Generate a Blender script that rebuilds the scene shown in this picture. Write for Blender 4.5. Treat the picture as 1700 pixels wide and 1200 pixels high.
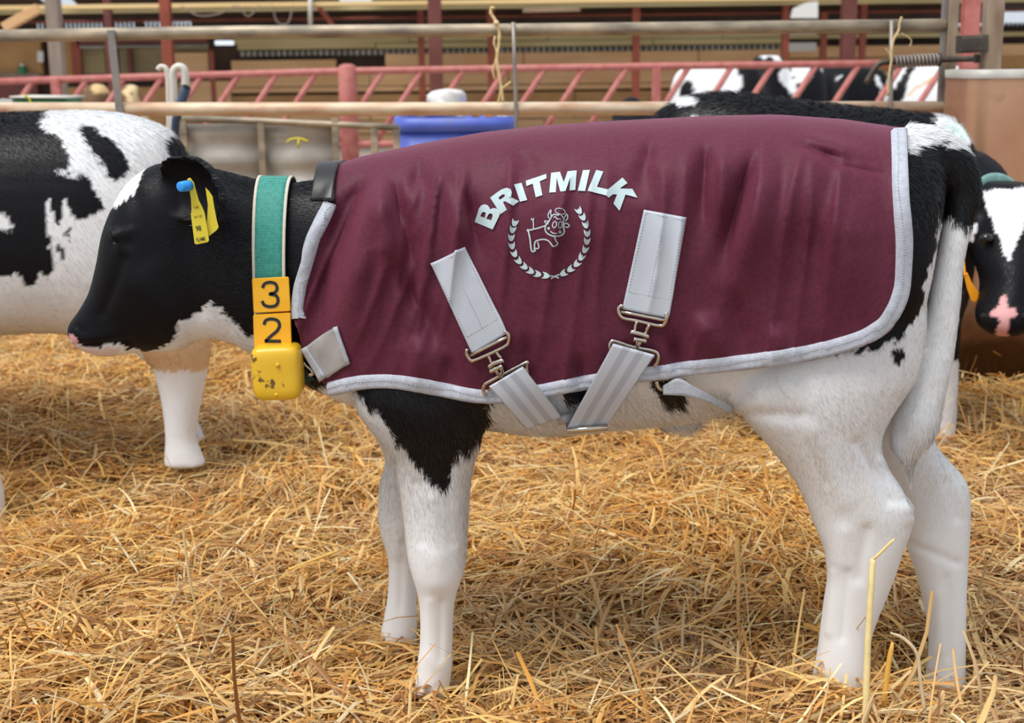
import bpy, bmesh, math, random
import numpy as np
from mathutils import Vector, Matrix
from mathutils.geometry import tessellate_polygon

for _o in list(bpy.data.objects):
    bpy.data.objects.remove(_o)
scene = bpy.context.scene
COL = scene.collection
rng = np.random.default_rng(7)
random.seed(7)

# ------------------------------------------------------------------ camera
FPX = 2326.0
CAM = np.array([0.0, -2.0, 0.90])
PITCH, ROLL = math.radians(12.0), math.radians(0.7)
_F = np.array([0.0, math.cos(PITCH), -math.sin(PITCH)])
_R0 = np.array([1.0, 0.0, 0.0])
_U0 = np.cross(_R0, _F)
_R = math.cos(ROLL) * _R0 - math.sin(ROLL) * _U0
_U = math.cos(ROLL) * _U0 + math.sin(ROLL) * _R0
cam_data = bpy.data.cameras.new('camera')
cam_data.sensor_width = 36.0
cam_data.lens = FPX / 1700.0 * 36.0
cam_data.clip_start = 0.05
cam_data.clip_end = 200.0
cam_data.dof.use_dof = True
cam_data.dof.focus_distance = 1.93
cam_data.dof.aperture_fstop = 7.5
cam = bpy.data.objects.new('camera', cam_data)
COL.objects.link(cam)
cam.matrix_world = Matrix(((_R[0], _U[0], -_F[0], CAM[0]),
                           (_R[1], _U[1], -_F[1], CAM[1]),
                           (_R[2], _U[2], -_F[2], CAM[2]),
                           (0, 0, 0, 1)))
scene.camera = cam

# ------------------------------------------------------------------ light
world = bpy.data.worlds.new('overcast_sky')
scene.world = world
world.use_nodes = True
wn = world.node_tree.nodes
wn['Background'].inputs[0].default_value = (0.84, 0.92, 1.0, 1)
wn['Background'].inputs[1].default_value = 0.78
sun = bpy.data.lights.new('soft_daylight', 'SUN')
sun.energy = 3.2
sun.angle = math.radians(35)
sun.color = (1.0, 0.97, 0.93)
sun_o = bpy.data.objects.new('soft_daylight', sun)
COL.objects.link(sun_o)
sun_o.rotation_euler = Vector((0.38, 0.36, -1.0)).to_track_quat('-Z', 'Y').to_euler()
scene.view_settings.view_transform = 'Standard'
scene.view_settings.look = 'None'
scene.view_settings.gamma = 1.0
scene.view_settings.use_curve_mapping = False
scene.view_settings.exposure = 0.05


# ------------------------------------------------------------------ helpers
def at(px, py, Y):
    """world point on the vertical plane y=Y seen at photo pixel (px,py)"""
    d = FPX * _F + (px - 850.0) * _R - (py - 600.0) * _U
    return CAM + d * ((Y - CAM[1]) / d[1])


def at_arr(px, py, Y):
    px, py, Y = np.broadcast_arrays(np.asarray(px, float), np.asarray(py, float), np.asarray(Y, float))
    d = FPX * _F + (px - 850.0)[..., None] * _R - (py - 600.0)[..., None] * _U
    return CAM + d * ((Y - CAM[1]) / d[..., 1])[..., None]


def side_px(P):
    q = np.asarray(P, float) - CAM
    dz = q @ _F
    return 850.0 + FPX * (q @ _R) / dz, 600.0 - FPX * (q @ _U) / dz


def srgb(r, g, b):
    f = lambda c: (c / 255.0) / 12.92 if c / 255.0 <= 0.04045 else ((c / 255.0 + 0.055) / 1.055) ** 2.4
    return (f(r), f(g), f(b), 1.0)


def _hash(ix, iy, seed):
    n = (ix.astype(np.int64) * 374761393 + iy.astype(np.int64) * 668265263 + seed * 1442695041) & 0x7fffffff
    n = ((n ^ (n >> 13)) * 1274126177) & 0x7fffffff
    return ((n ^ (n >> 16)) & 0xffff) / 65535.0


def vnoise(x, y, seed=0):
    """smooth value noise in -1..1"""
    x = np.asarray(x, float); y = np.asarray(y, float)
    ix, iy = np.floor(x), np.floor(y)
    fx, fy = x - ix, y - iy
    fx = fx * fx * (3 - 2 * fx); fy = fy * fy * (3 - 2 * fy)
    a, b = _hash(ix, iy, seed), _hash(ix + 1, iy, seed)
    c, d = _hash(ix, iy + 1, seed), _hash(ix + 1, iy + 1, seed)
    return 2 * ((a * (1 - fx) + b * fx) * (1 - fy) + (c * (1 - fx) + d * fx) * fy) - 1


def inpoly(x, y, poly):
    inside = np.zeros(np.shape(x), bool)
    n = len(poly)
    for i in range(n):
        x0, y0 = poly[i]; x1, y1 = poly[(i + 1) % n]
        if y0 == y1:
            continue
        c = ((y0 > y) != (y1 > y)) & (x < (x1 - x0) * (y - y0) / (y1 - y0) + x0)
        inside ^= c
    return inside


def curve_pts(pts, n=8):
    """Catmull-Rom through rows of pts"""
    P = np.asarray(pts, float)
    Q = np.vstack([2 * P[0] - P[1], P, 2 * P[-1] - P[-2]])
    out = []
    for i in range(len(P) - 1):
        p0, p1, p2, p3 = Q[i], Q[i + 1], Q[i + 2], Q[i + 3]
        for k in range(n):
            t = k / n
            out.append(0.5 * (2 * p1 + (p2 - p0) * t + (2 * p0 - 5 * p1 + 4 * p2 - p3) * t * t + (3 * p1 - p0 - 3 * p2 + p3) * t ** 3))
    out.append(P[-1])
    return np.array(out)


# ------------------------------------------------------------------ objects
def link(o, parent=None, label=None, cat=None, group=None, kind=None):
    COL.objects.link(o)
    if parent is not None:
        o.parent = parent
        if parent.type == 'EMPTY' or parent.location.length > 0:
            o.matrix_parent_inverse = Matrix.Translation(-parent.location)
    if label: o['label'] = label
    if cat: o['category'] = cat
    if group: o['group'] = group
    if kind: o['kind'] = kind
    return o


def thing(name, loc, label, cat, group=None, kind=None):
    o = bpy.data.objects.new(name, None)
    o.location = Vector([float(v) for v in loc])
    o.empty_display_size = 0.05
    return link(o, None, label, cat, group, kind)


def mesh_obj(name, V, Fc, mat, parent=None, smooth=True, **kw):
    V = np.asarray(V, float)
    me = bpy.data.meshes.new(name)
    off = np.zeros(3)
    if parent is None:
        off = np.array([(V[:, 0].min() + V[:, 0].max()) / 2, (V[:, 1].min() + V[:, 1].max()) / 2, V[:, 2].min()])
    me.from_pydata((V - off).tolist(), [], [list(map(int, f)) for f in Fc])
    if smooth:
        me.polygons.foreach_set('use_smooth', [True] * len(me.polygons))
    me.materials.append(mat)
    me.update()
    o = bpy.data.objects.new(name, me)
    o.location = Vector(off.tolist())
    return link(o, parent, **kw)


class MB:
    def __init__(s):
        s.v = []; s.f = []; s.n = 0

    def add(s, V, Fc):
        V = np.asarray(V, float)
        s.v.append(V)
        s.f += [[int(i) + s.n for i in f] for f in Fc]
        s.n += len(V)
        return s

    def box(s, A, B, w, h, up=(0, 0, 1), bevel=0.0):
        """beam from A to B, w sideways, h along 'up'"""
        A = np.asarray(A, float); B = np.asarray(B, float)
        d = B - A; L = np.linalg.norm(d); d = d / L
        up = np.asarray(up, float)
        sd = np.cross(d, up); sd /= np.linalg.norm(sd); u = np.cross(sd, d)
        b = min(bevel, w * 0.4, h * 0.4)
        if b <= 0:
            prof = [(-w / 2, -h / 2), (w / 2, -h / 2), (w / 2, h / 2), (-w / 2, h / 2)]
        else:
            prof = [(-w / 2 + b, -h / 2), (w / 2 - b, -h / 2), (w / 2, -h / 2 + b), (w / 2, h / 2 - b),
                    (w / 2 - b, h / 2), (-w / 2 + b, h / 2), (-w / 2, h / 2 - b), (-w / 2, -h / 2 + b)]
        n = len(prof)
        V = [P + sd * x + u * y for P in (A, B) for x, y in prof]
        Fc = [[i, (i + 1) % n, n + (i + 1) % n, n + i] for i in range(n)] + [list(range(n))[::-1], list(range(n, 2 * n))]
        return s.add(V, Fc)

    def tube(s, path, r, n=10, flat=1.0, fl_axis=None):
        P = np.asarray(path, float)
        r = np.broadcast_to(np.asarray(r, float), (len(P),))
        T = np.gradient(P, axis=0); T /= np.linalg.norm(T, axis=1)[:, None]
        ref = np.array([0.0, 1.0, 0.0]) if abs(T[0][1]) < 0.9 else np.array([1.0, 0.0, 0.0])
        if fl_axis is not None: ref = np.asarray(fl_axis, float)
        V = []
        for p, t, rr in zip(P, T, r):
            a = ref - t * (ref @ t); a /= np.linalg.norm(a); b = np.cross(t, a)
            if fl_axis is None: ref = a
            for k in range(n):
                th = 2 * math.pi * k / n
                V.append(p + rr * (a * math.cos(th) * flat + b * math.sin(th)))
        m = len(P)
        Fc = [[i * n + k, i * n + (k + 1) % n, (i + 1) * n + (k + 1) % n, (i + 1) * n + k] for i in range(m - 1) for k in range(n)]
        Fc += [list(range(n))[::-1], [(m - 1) * n + k for k in range(n)]]
        return s.add(V, Fc)

    def loft(s, secs, sub=5, n=40):
        """secs: (centre, axis, lateral, power, egg)"""
        rows = np.array([np.concatenate([c, a, l, [p, e]]) for c, a, l, p, e in secs])
        rows = curve_pts(rows, sub)
        th = np.arange(n) * 2 * math.pi / n
        ct, st = np.cos(th), np.sin(th)
        V = []
        for r in rows:
            c, a, l, p, e = r[0:3], r[3:6], r[6:9], r[9], r[10]
            x = np.sign(ct) * np.abs(ct) ** (2 / p); y = np.sign(st) * np.abs(st) ** (2 / p) * (1 - e * x)
            V.append(c + x[:, None] * a + y[:, None] * l)
        m = len(rows)
        V = np.vstack(V + [rows[0:1, 0:3], rows[-1:, 0:3]])
        Fc = [[i * n + k, i * n + (k + 1) % n, (i + 1) * n + (k + 1) % n, (i + 1) * n + k] for i in range(m - 1) for k in range(n)]
        i0, i1 = m * n, m * n + 1
        Fc += [[i0, (k + 1) % n, k] for k in range(n)] + [[i1, (m - 1) * n + k, (m - 1) * n + (k + 1) % n] for k in range(n)]
        return s.add(V, Fc)

    def build(s, name, mat, parent=None, smooth=True, **kw):
        return mesh_obj(name, np.vstack(s.v), s.f, mat, parent, smooth, **kw)


def beam(name, A, B, w, h, mat, parent=None, bevel=0.004, up=(0, 0, 1), **kw):
    return MB().box(A, B, w, h, up, bevel).build(name, mat, parent, smooth=False, **kw)


def pipe(name, pts, r, mat, parent=None, n=14, **kw):
    return MB().tube(pts, r, n).build(name, mat, parent, **kw)


# ------------------------------------------------------------------ materials
def mat_new(name, base=(0.5, 0.5, 0.5, 1), rough=0.6, metal=0.0, spec=0.5):
    m = bpy.data.materials.new(name)
    m.use_nodes = True
    b = m.node_tree.nodes['Principled BSDF']
    b.inputs['Base Color'].default_value = base
    b.inputs['Roughness'].default_value = rough
    b.inputs['Metallic'].default_value = metal
    b.inputs['Specular IOR Level'].default_value = spec
    return m


def noisy(name, c1, c2, scale=8, rough=0.6, metal=0.0, spec=0.5, bump=0.0, bscale=40, stretch=(1, 1, 1), c3=None, detail=6, dist=0.003):
    """two (or three) colours mixed by object-space noise, with optional bump"""
    m = mat_new(name, c1, rough, metal, spec)
    nt = m.node_tree; N = nt.nodes; L = nt.links
    b = N['Principled BSDF']
    tc = N.new('ShaderNodeTexCoord'); mp = N.new('ShaderNodeMapping')
    mp.inputs['Scale'].default_value = stretch
    L.new(tc.outputs['Object'], mp.inputs[0])
    nz = N.new('ShaderNodeTexNoise'); nz.inputs['Scale'].default_value = scale; nz.inputs['Detail'].default_value = detail
    L.new(mp.outputs[0], nz.inputs['Vector'])
    cr = N.new('ShaderNodeValToRGB')
    cr.color_ramp.elements[0].position = 0.35; cr.color_ramp.elements[0].color = c1
    cr.color_ramp.elements[1].position = 0.65; cr.color_ramp.elements[1].color = c2
    if c3:
        e = cr.color_ramp.elements.new(0.78); e.color = c3
    L.new(nz.outputs['Fac'], cr.inputs[0]); L.new(cr.outputs[0], b.inputs['Base Color'])
    if bump:
        n2 = N.new('ShaderNodeTexNoise'); n2.inputs['Scale'].default_value = bscale; n2.inputs['Detail'].default_value = 4
        L.new(mp.outputs[0], n2.inputs['Vector'])
        bp = N.new('ShaderNodeBump'); bp.inputs['Strength'].default_value = bump; bp.inputs['Distance'].default_value = dist
        L.new(n2.outputs['Fac'], bp.inputs['Height']); L.new(bp.outputs[0], b.inputs['Normal'])
    return m


def attr_mat(name, attr, rough, spec=0.4, sheen=0.0, transl=0.0):
    m = mat_new(name, rough=rough, spec=spec)
    nt = m.node_tree
    a = nt.nodes.new('ShaderNodeAttribute'); a.attribute_name = attr
    nt.links.new(a.outputs['Color'], nt.nodes['Principled BSDF'].inputs['Base Color'])
    b = nt.nodes['Principled BSDF']
    if sheen:
        b.inputs['Sheen Weight'].default_value = sheen
    if transl:
        t = nt.nodes.new('ShaderNodeBsdfTranslucent'); mx = nt.nodes.new('ShaderNodeMixShader')
        nt.links.new(a.outputs['Color'], t.inputs['Color'])
        mx.inputs[0].default_value = transl
        nt.links.new(b.outputs[0], mx.inputs[1]); nt.links.new(t.outputs[0], mx.inputs[2])
        nt.links.new(mx.outputs[0], nt.nodes['Material Output'].inputs['Surface'])
    return m


M = {}
M['coat'] = attr_mat('short_coat', 'coat', 0.5, 0.12)
M['fur'] = attr_mat('fur_strands', 'coat', 0.38, 0.4, transl=0.12)
M['straw'] = attr_mat('straw', 'straw_colour', 0.42, 0.5, transl=0.25)
M['straw_base'] = noisy('trodden_straw', srgb(150, 108, 58), srgb(96, 66, 34), 30, 0.9, bump=0.8, bscale=90)
M['galv'] = noisy('dirty_galvanised_pipe', srgb(128, 118, 104), srgb(190, 172, 146), 22, 0.5, 0.25, bump=0.3, c3=srgb(120, 98, 78), stretch=(0.35, 1, 1))
M['galv_rust'] = noisy('rust_stained_pipe', srgb(232, 212, 184), srgb(204, 166, 136), 24, 0.5, 0.15, bump=0.3, c3=srgb(176, 118, 92), stretch=(0.35, 1, 1))
M['steel_grey'] = noisy('grey_steel', srgb(138, 132, 130), srgb(160, 150, 140), 14, 0.5, 0.4)
M['rusty_post'] = noisy('rusty_post', srgb(138, 112, 92), srgb(182, 162, 140), 14, 0.45, 0.3, c3=srgb(100, 78, 64), stretch=(1, 1, 0.3))
M['dark_iron'] = noisy('dark_iron', srgb(70, 62, 58), srgb(96, 84, 74), 20, 0.5, 0.5)
M['red'] = noisy('faded_red_paint', srgb(178, 98, 92), srgb(194, 122, 114), 16, 0.6, c3=srgb(150, 100, 92))
M['red_steel'] = noisy('red_oxide_steel', srgb(132, 62, 44), srgb(158, 78, 56), 4, 0.6)
M['maroon_steel'] = noisy('maroon_steel', srgb(104, 52, 46), srgb(120, 66, 58), 4, 0.6)
M['wood'] = noisy('tan_board', srgb(220, 172, 122), srgb(232, 190, 142), 3, 0.75, stretch=(0.4, 1, 3), c3=srgb(196, 148, 100))
M['wood_dark'] = noisy('brown_plywood', srgb(176, 132, 84), srgb(192, 148, 96), 3, 0.75, stretch=(1, 1, 2))
M['wood_grey'] = noisy('weathered_post', srgb(138, 122, 112), srgb(158, 142, 128), 5, 0.8, stretch=(3, 1, 0.5))
M['purlin'] = noisy('olive_purlin', srgb(190, 172, 120), srgb(212, 196, 146), 3, 0.7, stretch=(0.3, 1, 3))
M['gold_wood'] = noisy('pale_purlin', srgb(226, 190, 130), srgb(240, 208, 150), 3, 0.7, stretch=(0.3, 1, 3))
M['roof'] = noisy('dark_roof_sheet', srgb(62, 46, 38), srgb(86, 66, 52), 2, 0.8)
M['olive_door'] = noisy('olive_door', srgb(128, 114, 82), srgb(146, 130, 94), 3, 0.7)
M['corr_grey'] = noisy('grey_sheet', srgb(150, 146, 138), srgb(176, 172, 162), 6, 0.55, 0.2)
M['sheet'] = noisy('galvanised_sheet', srgb(176, 172, 164), srgb(198, 194, 186), 7, 0.55, 0.2, c3=srgb(160, 148, 130), bump=0.1)
M['white'] = mat_new('white_plastic', srgb(232, 230, 226), 0.5)
M['cream'] = mat_new('cream_pipe', srgb(216, 210, 200), 0.45)
M['blue'] = noisy('blue_plastic', srgb(76, 96, 190), srgb(92, 110, 200), 5, 0.45, c3=srgb(108, 110, 150))
M['navy'] = mat_new('navy_hose', srgb(58, 74, 100), 0.5)
M['black'] = mat_new('black_plastic', srgb(34, 32, 33), 0.35)
M['hole'] = mat_new('black_hollow', (0.004, 0.004, 0.004, 1), 0.9)
M['green'] = noisy('green_plastic', srgb(40, 120, 80), srgb(70, 140, 96), 12, 0.5)
M['concrete'] = noisy('concrete', srgb(150, 138, 126), srgb(170, 158, 146), 4, 0.85, bump=0.3)
M['chrome'] = mat_new('nickel_steel', srgb(205, 196, 184), 0.16, 1.0)
M['twine'] = noisy('baler_twine', srgb(216, 186, 128), srgb(232, 206, 156), 60, 0.8)
M['yellow_tag'] = noisy('yellow_tag', srgb(216, 196, 40), srgb(224, 206, 56), 30, 0.4)
M['tile'] = noisy('orange_yellow_tile', srgb(246, 176, 24), srgb(250, 188, 36), 40, 0.35)
M['weight'] = None
M['ink'] = mat_new('black_print', srgb(34, 36, 40), 0.5)
M['ink_faint'] = mat_new('worn_grey_print', srgb(120, 112, 50), 0.5)
M['sky_blue'] = mat_new('blue_stud', srgb(40, 150, 235), 0.35)
M['print'] = mat_new('pale_print', srgb(184, 204, 208), 0.5)
M['orange'] = mat_new('orange_tag', srgb(245, 160, 20), 0.4)
M['teal_band'] = mat_new('teal_band', srgb(120, 160, 156), 0.6)
M['eye'] = mat_new('eye', (0.006, 0.005, 0.005, 1), 0.06, 0, 0.6)
M['lamp'] = mat_new('tube_lamp_white', srgb(220, 190, 160), 0.4)


def weave_mat(name, c1, c2, freq, rough, bump=0.25, sheen=0.15, spec=0.35, sheen_tint=(1, 1, 1, 1)):
    """woven cloth: fine crossed waves on object coordinates"""
    m = mat_new(name, c1, rough, 0, spec)
    nt = m.node_tree; N = nt.nodes; L = nt.links; b = N['Principled BSDF']
    b.inputs['Sheen Weight'].default_value = sheen
    b.inputs['Sheen Tint'].default_value = sheen_tint
    b.inputs['Sheen Roughness'].default_value = 0.45
    tc = N.new('ShaderNodeTexCoord')
    w1 = N.new('ShaderNodeTexWave'); w1.bands_direction = 'X'; w1.inputs['Scale'].default_value = freq; w1.inputs['Distortion'].default_value = 0.6
    w2 = N.new('ShaderNodeTexWave'); w2.bands_direction = 'Z'; w2.inputs['Scale'].default_value = freq; w2.inputs['Distortion'].default_value = 0.6
    nz = N.new('ShaderNodeTexNoise'); nz.inputs['Scale'].default_value = 180; nz.inputs['Detail'].default_value = 3
    for w in (w1, w2, nz):
        L.new(tc.outputs['Object'], w.inputs['Vector'])
    ad = N.new('ShaderNodeMath'); ad.operation = 'ADD'; L.new(w1.outputs['Fac'], ad.inputs[0]); L.new(w2.outputs['Fac'], ad.inputs[1])
    a2 = N.new('ShaderNodeMath'); a2.operation = 'MULTIPLY_ADD'; a2.inputs[1].default_value = 0.3
    L.new(ad.outputs[0], a2.inputs[0]); L.new(nz.outputs['Fac'], a2.inputs[2])
    cr = N.new('ShaderNodeValToRGB')
    cr.color_ramp.elements[0].position = 0.45; cr.color_ramp.elements[0].color = c1
    cr.color_ramp.elements[1].position = 1.1 if False else 1.0; cr.color_ramp.elements[1].color = c2
    L.new(a2.outputs[0], cr.inputs[0]); L.new(cr.outputs[0], b.inputs['Base Color'])
    bp = N.new('ShaderNodeBump'); bp.inputs['Strength'].default_value = bump; bp.inputs['Distance'].default_value = 0.0006
    L.new(a2.outputs[0], bp.inputs['Height']); L.new(bp.outputs[0], b.inputs['Normal'])
    return m


M['maroon'] = weave_mat('maroon_nylon', srgb(74, 22, 42), srgb(95, 36, 56), 160, 0.6, 0.3, 0.4, 0.25, srgb(226, 140, 164))
M['webbing'] = weave_mat('grey_webbing', srgb(156, 160, 168), srgb(182, 186, 194), 130, 0.6, 0.4)
M['binding'] = weave_mat('grey_binding', srgb(160, 164, 174), srgb(190, 194, 205), 150, 0.65, 0.5)
M['silver'] = noisy('silver_patch', srgb(158, 156, 156), srgb(180, 178, 178), 30, 0.45, 0.2, bump=0.2)
M['green_web'] = weave_mat('green_collar_web', srgb(30, 116, 106), srgb(64, 150, 136), 110, 0.6, 0.6)
M['cream_web'] = weave_mat('cream_collar_edge', srgb(196, 184, 168), srgb(214, 204, 190), 150, 0.7, 0.4)


def dirty_weight():
    m = noisy('dirty_yellow_plastic', srgb(228, 184, 44), srgb(222, 176, 36), 20, 0.32)
    nt = m.node_tree; N = nt.nodes; L = nt.links; b = N['Principled BSDF']
    src = b.inputs['Base Color'].links[0].from_socket
    tc = N.new('ShaderNodeTexCoord')
    nz = N.new('ShaderNodeTexNoise'); nz.inputs['Scale'].default_value = 90; nz.inputs['Detail'].default_value = 5
    L.new(tc.outputs['Object'], nz.inputs['Vector'])
    big = N.new('ShaderNodeTexNoise'); big.inputs['Scale'].default_value = 24
    L.new(tc.outputs['Object'], big.inputs['Vector'])
    mul = N.new('ShaderNodeMath'); mul.operation = 'MULTIPLY'
    L.new(nz.outputs['Fac'], mul.inputs[0]); L.new(big.outputs['Fac'], mul.inputs[1])
    cr = N.new('ShaderNodeValToRGB'); cr.color_ramp.elements[0].position = 0.365; cr.color_ramp.elements[1].position = 0.42
    L.new(mul.outputs[0], cr.inputs[0])
    mx = N.new('ShaderNodeMixRGB'); mx.inputs[2].default_value = srgb(110, 74, 30)
    L.new(cr.outputs[0], mx.inputs[0]); L.new(src, mx.inputs[1]); L.new(mx.outputs[0], b.inputs['Base Color'])
    return m


M['weight'] = dirty_weight()

# ================================================================== floor and straw bed
def gz(x, y):
    """height of the trodden straw bed"""
    x = np.asarray(x, float); y = np.asarray(y, float)
    h = 0.022 * vnoise(x * 2.3 + 5, y * 2.3, 1) + 0.013 * vnoise(x * 6, y * 6, 2) + 0.006 * vnoise(x * 15, y * 15, 3) - 0.02
    g = lambda cx, cy, r, a: a * np.exp(-(((x - cx) / r) ** 2 + ((y - cy) / r) ** 2))
    h = h + g(0.44, -0.19, 0.13, 0.055) + g(-0.55, -0.25, 0.35, 0.03) + g(-1.3, 1.7, 0.5, 0.05)
    h = h + g(0.63, -0.02, 0.12, -0.035) + g(-0.12, -0.11, 0.09, -0.012) + g(0.2, 0.55, 0.3, 0.02) + g(0.95, 0.8, 0.4, 0.02)
    return h


nx, ny = 240, 130
gx = np.linspace(-4.6, 4.6, nx); gy = np.linspace(-1.2, 3.4, ny)
GX, GY = np.meshgrid(gx, gy)
GZ = gz(GX, GY) - 0.012
mesh_obj('floor', np.stack([GX, GY, GZ], -1).reshape(-1, 3),
         [[j * nx + i, j * nx + i + 1, (j + 1) * nx + i + 1, (j + 1) * nx + i] for j in range(ny - 1) for i in range(nx - 1)],
         M['straw_base'], kind='structure', label='golden straw covered floor of the calf pen')
_b = MB(); _b.box((-14, 6.5, -0.14), (14, 6.5, -0.14), 22, 0.06)
_b.build('floor', M['concrete'], smooth=False, kind='structure', label='pale concrete floor beyond the pipe gate')

PAL = np.array([srgb(*c)[:3] for c in [(238, 188, 104), (228, 168, 80), (246, 208, 134), (212, 150, 70), (232, 190, 124),
                                       (252, 232, 182), (186, 126, 60), (214, 184, 128), (160, 106, 54), (242, 200, 116)]])
PALW = np.array([.18, .18, .13, .13, .1, .05, .08, .06, .04, .05])


def straw_mesh(name, root, azim, pitch, L, W, curv, twist, kink, colour, mat, seg=4, fold=0.35, **kw):
    n = len(L)
    t = np.linspace(0, 1, seg + 1)
    dirs = np.stack([np.cos(azim) * np.cos(pitch), np.sin(azim) * np.cos(pitch), np.sin(pitch)], -1)
    sdv = np.stack([-np.sin(azim), np.cos(azim), np.zeros(n)], -1)
    upv = np.cross(dirs, sdv)
    V = np.zeros((n, seg + 1, 3, 3))
    for k, tk in enumerate(t):
        s = tk - 0.5
        bend = curv[:, None] * (s * s - 0.25) * L[:, None]
        kk = np.maximum(0, tk - 0.55) * (kink * L)
        c = root + dirs * (s * L)[:, None] - upv * bend + sdv * (twist[:, None] * (s * s) * L[:, None]) - np.array([0, 0, 1.0]) * kk[:, None]
        w = W * (0.75 + 0.25 * math.sin(math.pi * min(1, tk * 1.1 + 0.15)))
        ang = twist * 2.5 * s * 2
        a = sdv * np.cos(ang)[:, None] + upv * np.sin(ang)[:, None]
        nn = -sdv * np.sin(ang)[:, None] + upv * np.cos(ang)[:, None]
        V[:, k, 0] = c - a * (w / 2)[:, None] - nn * (w * fold)[:, None]
        V[:, k, 1] = c
        V[:, k, 2] = c + a * (w / 2)[:, None] - nn * (w * fold)[:, None]
    per = (seg + 1) * 3
    V = V.reshape(-1, 3)
    q = []
    for k in range(seg):
        for j in range(2):
            a0 = k * 3 + j
            q.append([a0, a0 + 1, a0 + 4, a0 + 3])
    q = np.array(q)
    Fq = (q[None] + (np.arange(n) * per)[:, None, None]).reshape(-1, 4)
    me = bpy.data.meshes.new(name)
    me.vertices.add(len(V)); me.vertices.foreach_set('co', V.ravel())
    me.loops.add(Fq.size); me.loops.foreach_set('vertex_index', Fq.ravel().astype(np.int32))
    me.polygons.add(len(Fq))
    me.polygons.foreach_set('loop_start', np.arange(0, Fq.size, 4, dtype=np.int32))
    me.update(calc_edges=True)
    me.polygons.foreach_set('use_smooth', np.ones(len(Fq), bool))
    ca = me.color_attributes.new('straw_colour', 'FLOAT_COLOR', 'POINT')
    cc = np.ones((len(V), 4)); cc[:, :3] = np.repeat(colour, per, axis=0)
    ca.data.foreach_set('color', cc.ravel())
    me.materials.append(mat)
    o = bpy.data.objects.new(name, me)
    return link(o, None, **kw)


def straw_colours(n):
    c = PAL[rng.choice(len(PAL), n, p=PALW / PALW.sum())]
    return np.clip(c * rng.uniform(0.66, 1.12, (n, 1)), 0, 1)


NS = 88000
Yc_ = -0.55 + 3.75 * rng.random(NS * 2) ** 1.25
keep = rng.random(NS * 2) < np.clip(0.55 + 0.16 * (Yc_ + 0.5), 0, 1)
Yc_ = Yc_[keep][:NS]
n_ = len(Yc_)
Xc_ = (rng.random(n_) * 2 - 1) * (0.46 * (Yc_ + 2.05) + 0.05)
lay = rng.random(n_)
Ls = np.clip(rng.lognormal(math.log(0.068), 0.55, n_), 0.025, 0.27)
Ws = np.clip(rng.lognormal(math.log(0.0038), 0.42, n_), 0.0016, 0.0095)
field = 1.2 * vnoise(Xc_ * 3, Yc_ * 3, 11) * math.pi
az = np.where(rng.random(n_) < 0.55, field + rng.normal(0, 0.5, n_), rng.random(n_) * 2 * math.pi)
pt = rng.normal(0, 0.17, n_) + np.where(rng.random(n_) < np.where(Yc_ < 0.1, 0.12, 0.06), rng.normal(0.5, 0.35, n_), 0)
zz = gz(Xc_, Yc_) - 0.008 + 0.03 * lay ** 1.5 + np.abs(np.sin(pt)) * Ls * 0.35
cols = straw_colours(n_)
grey = np.clip(0.06 + 0.28 * vnoise(Xc_ * 4, Yc_ * 4, 17) + 0.2 * rng.random(n_) - 0.12 * Yc_, 0, 0.38)[:, None]   # weathered, trampled patches
cols = cols * (1 - grey) + grey * (cols.mean(1, keepdims=True) * np.array([1.2, 1.0, 0.74]))
straw_mesh('straw_bedding', np.stack([Xc_, Yc_, zz], -1), az, pt, Ls, Ws, rng.normal(0.12, 0.25, n_), rng.normal(0, 0.18, n_),
           np.where(rng.random(n_) < 0.15, rng.uniform(0.2, 0.9, n_), 0), cols, M['straw'],
           kind='stuff', label='loose golden straw bedding spread over the pen floor', cat='straw')

# ================================================================== the barn behind
SL = 0.0122   # photo slope of a level line


def hbeam(name, x0, x1, y, hpx, Y, depth, mat, parent=None, xc=850, bevel=0.004, **kw):
    """level beam or board spanning photo columns x0..x1 at height y (given at column xc)"""
    A = at(x0, y + SL * (xc - x0), Y); B = at(x1, y + SL * (xc - x1), Y)
    h = hpx * (Y - CAM[1]) / FPX
    return beam(name, A, B, depth, h, mat, parent, bevel, **kw)


def vpost(name, x0, x1, ytop, Y, mat, depth=None, zbot=-0.1, parent=None, bevel=0.004, **kw):
    A = at((x0 + x1) / 2, ytop, Y)
    B = np.array([A[0], A[1], zbot])
    w = (x1 - x0) * (Y - CAM[1]) / FPX
    return beam(name, A, B, w if depth is None else w, depth or w, mat, parent, bevel, up=(0, 1, 0), **kw)


YB = 16.0
wall = bpy.data.objects.new('wall_back', None); wall.location = (0, YB, 0)
link(wall, None, label='back wall of the barn clad in timber boards', kind='structure')
A = at(-400, 52 + SL * 1250, YB + 0.2); B = at(2100, 52 - SL * 1250, YB + 0.2)
zt = (A[2] + B[2]) / 2
MB().box((A[0], YB + 0.25, zt / 2 - 0.15), (B[0], YB + 0.25, zt / 2 - 0.15), 0.1, zt + 0.3).build('backing', M['roof'], wall, smooth=False)
rows = [(63, 9, 'purlin', 390, 1300), (73, 9, 'purlin', 395, 1300), (98, 20, 'wood', 640, 1300), (106, 20, 'wood', 385, 560),
        (129, 20, 'wood', 385, 1300), (145, 8, 'wood', 385, 1300), (164, 20, 'wood_dark', 385, 1300), (186, 20, 'wood', 385, 1300),
        (208, 20, 'wood', 385, 1300), (230, 20, 'wood', 385, 1300), (252, 20, 'wood_dark', 385, 1300),
        (67, 7, 'purlin', 1310, 1760), (92, 18, 'wood', 1310, 1760), (114, 22, 'wood_dark', 1310, 1760), (138, 22, 'wood', 1310, 1760), (162, 22, 'wood', 1310, 1760)]
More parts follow.
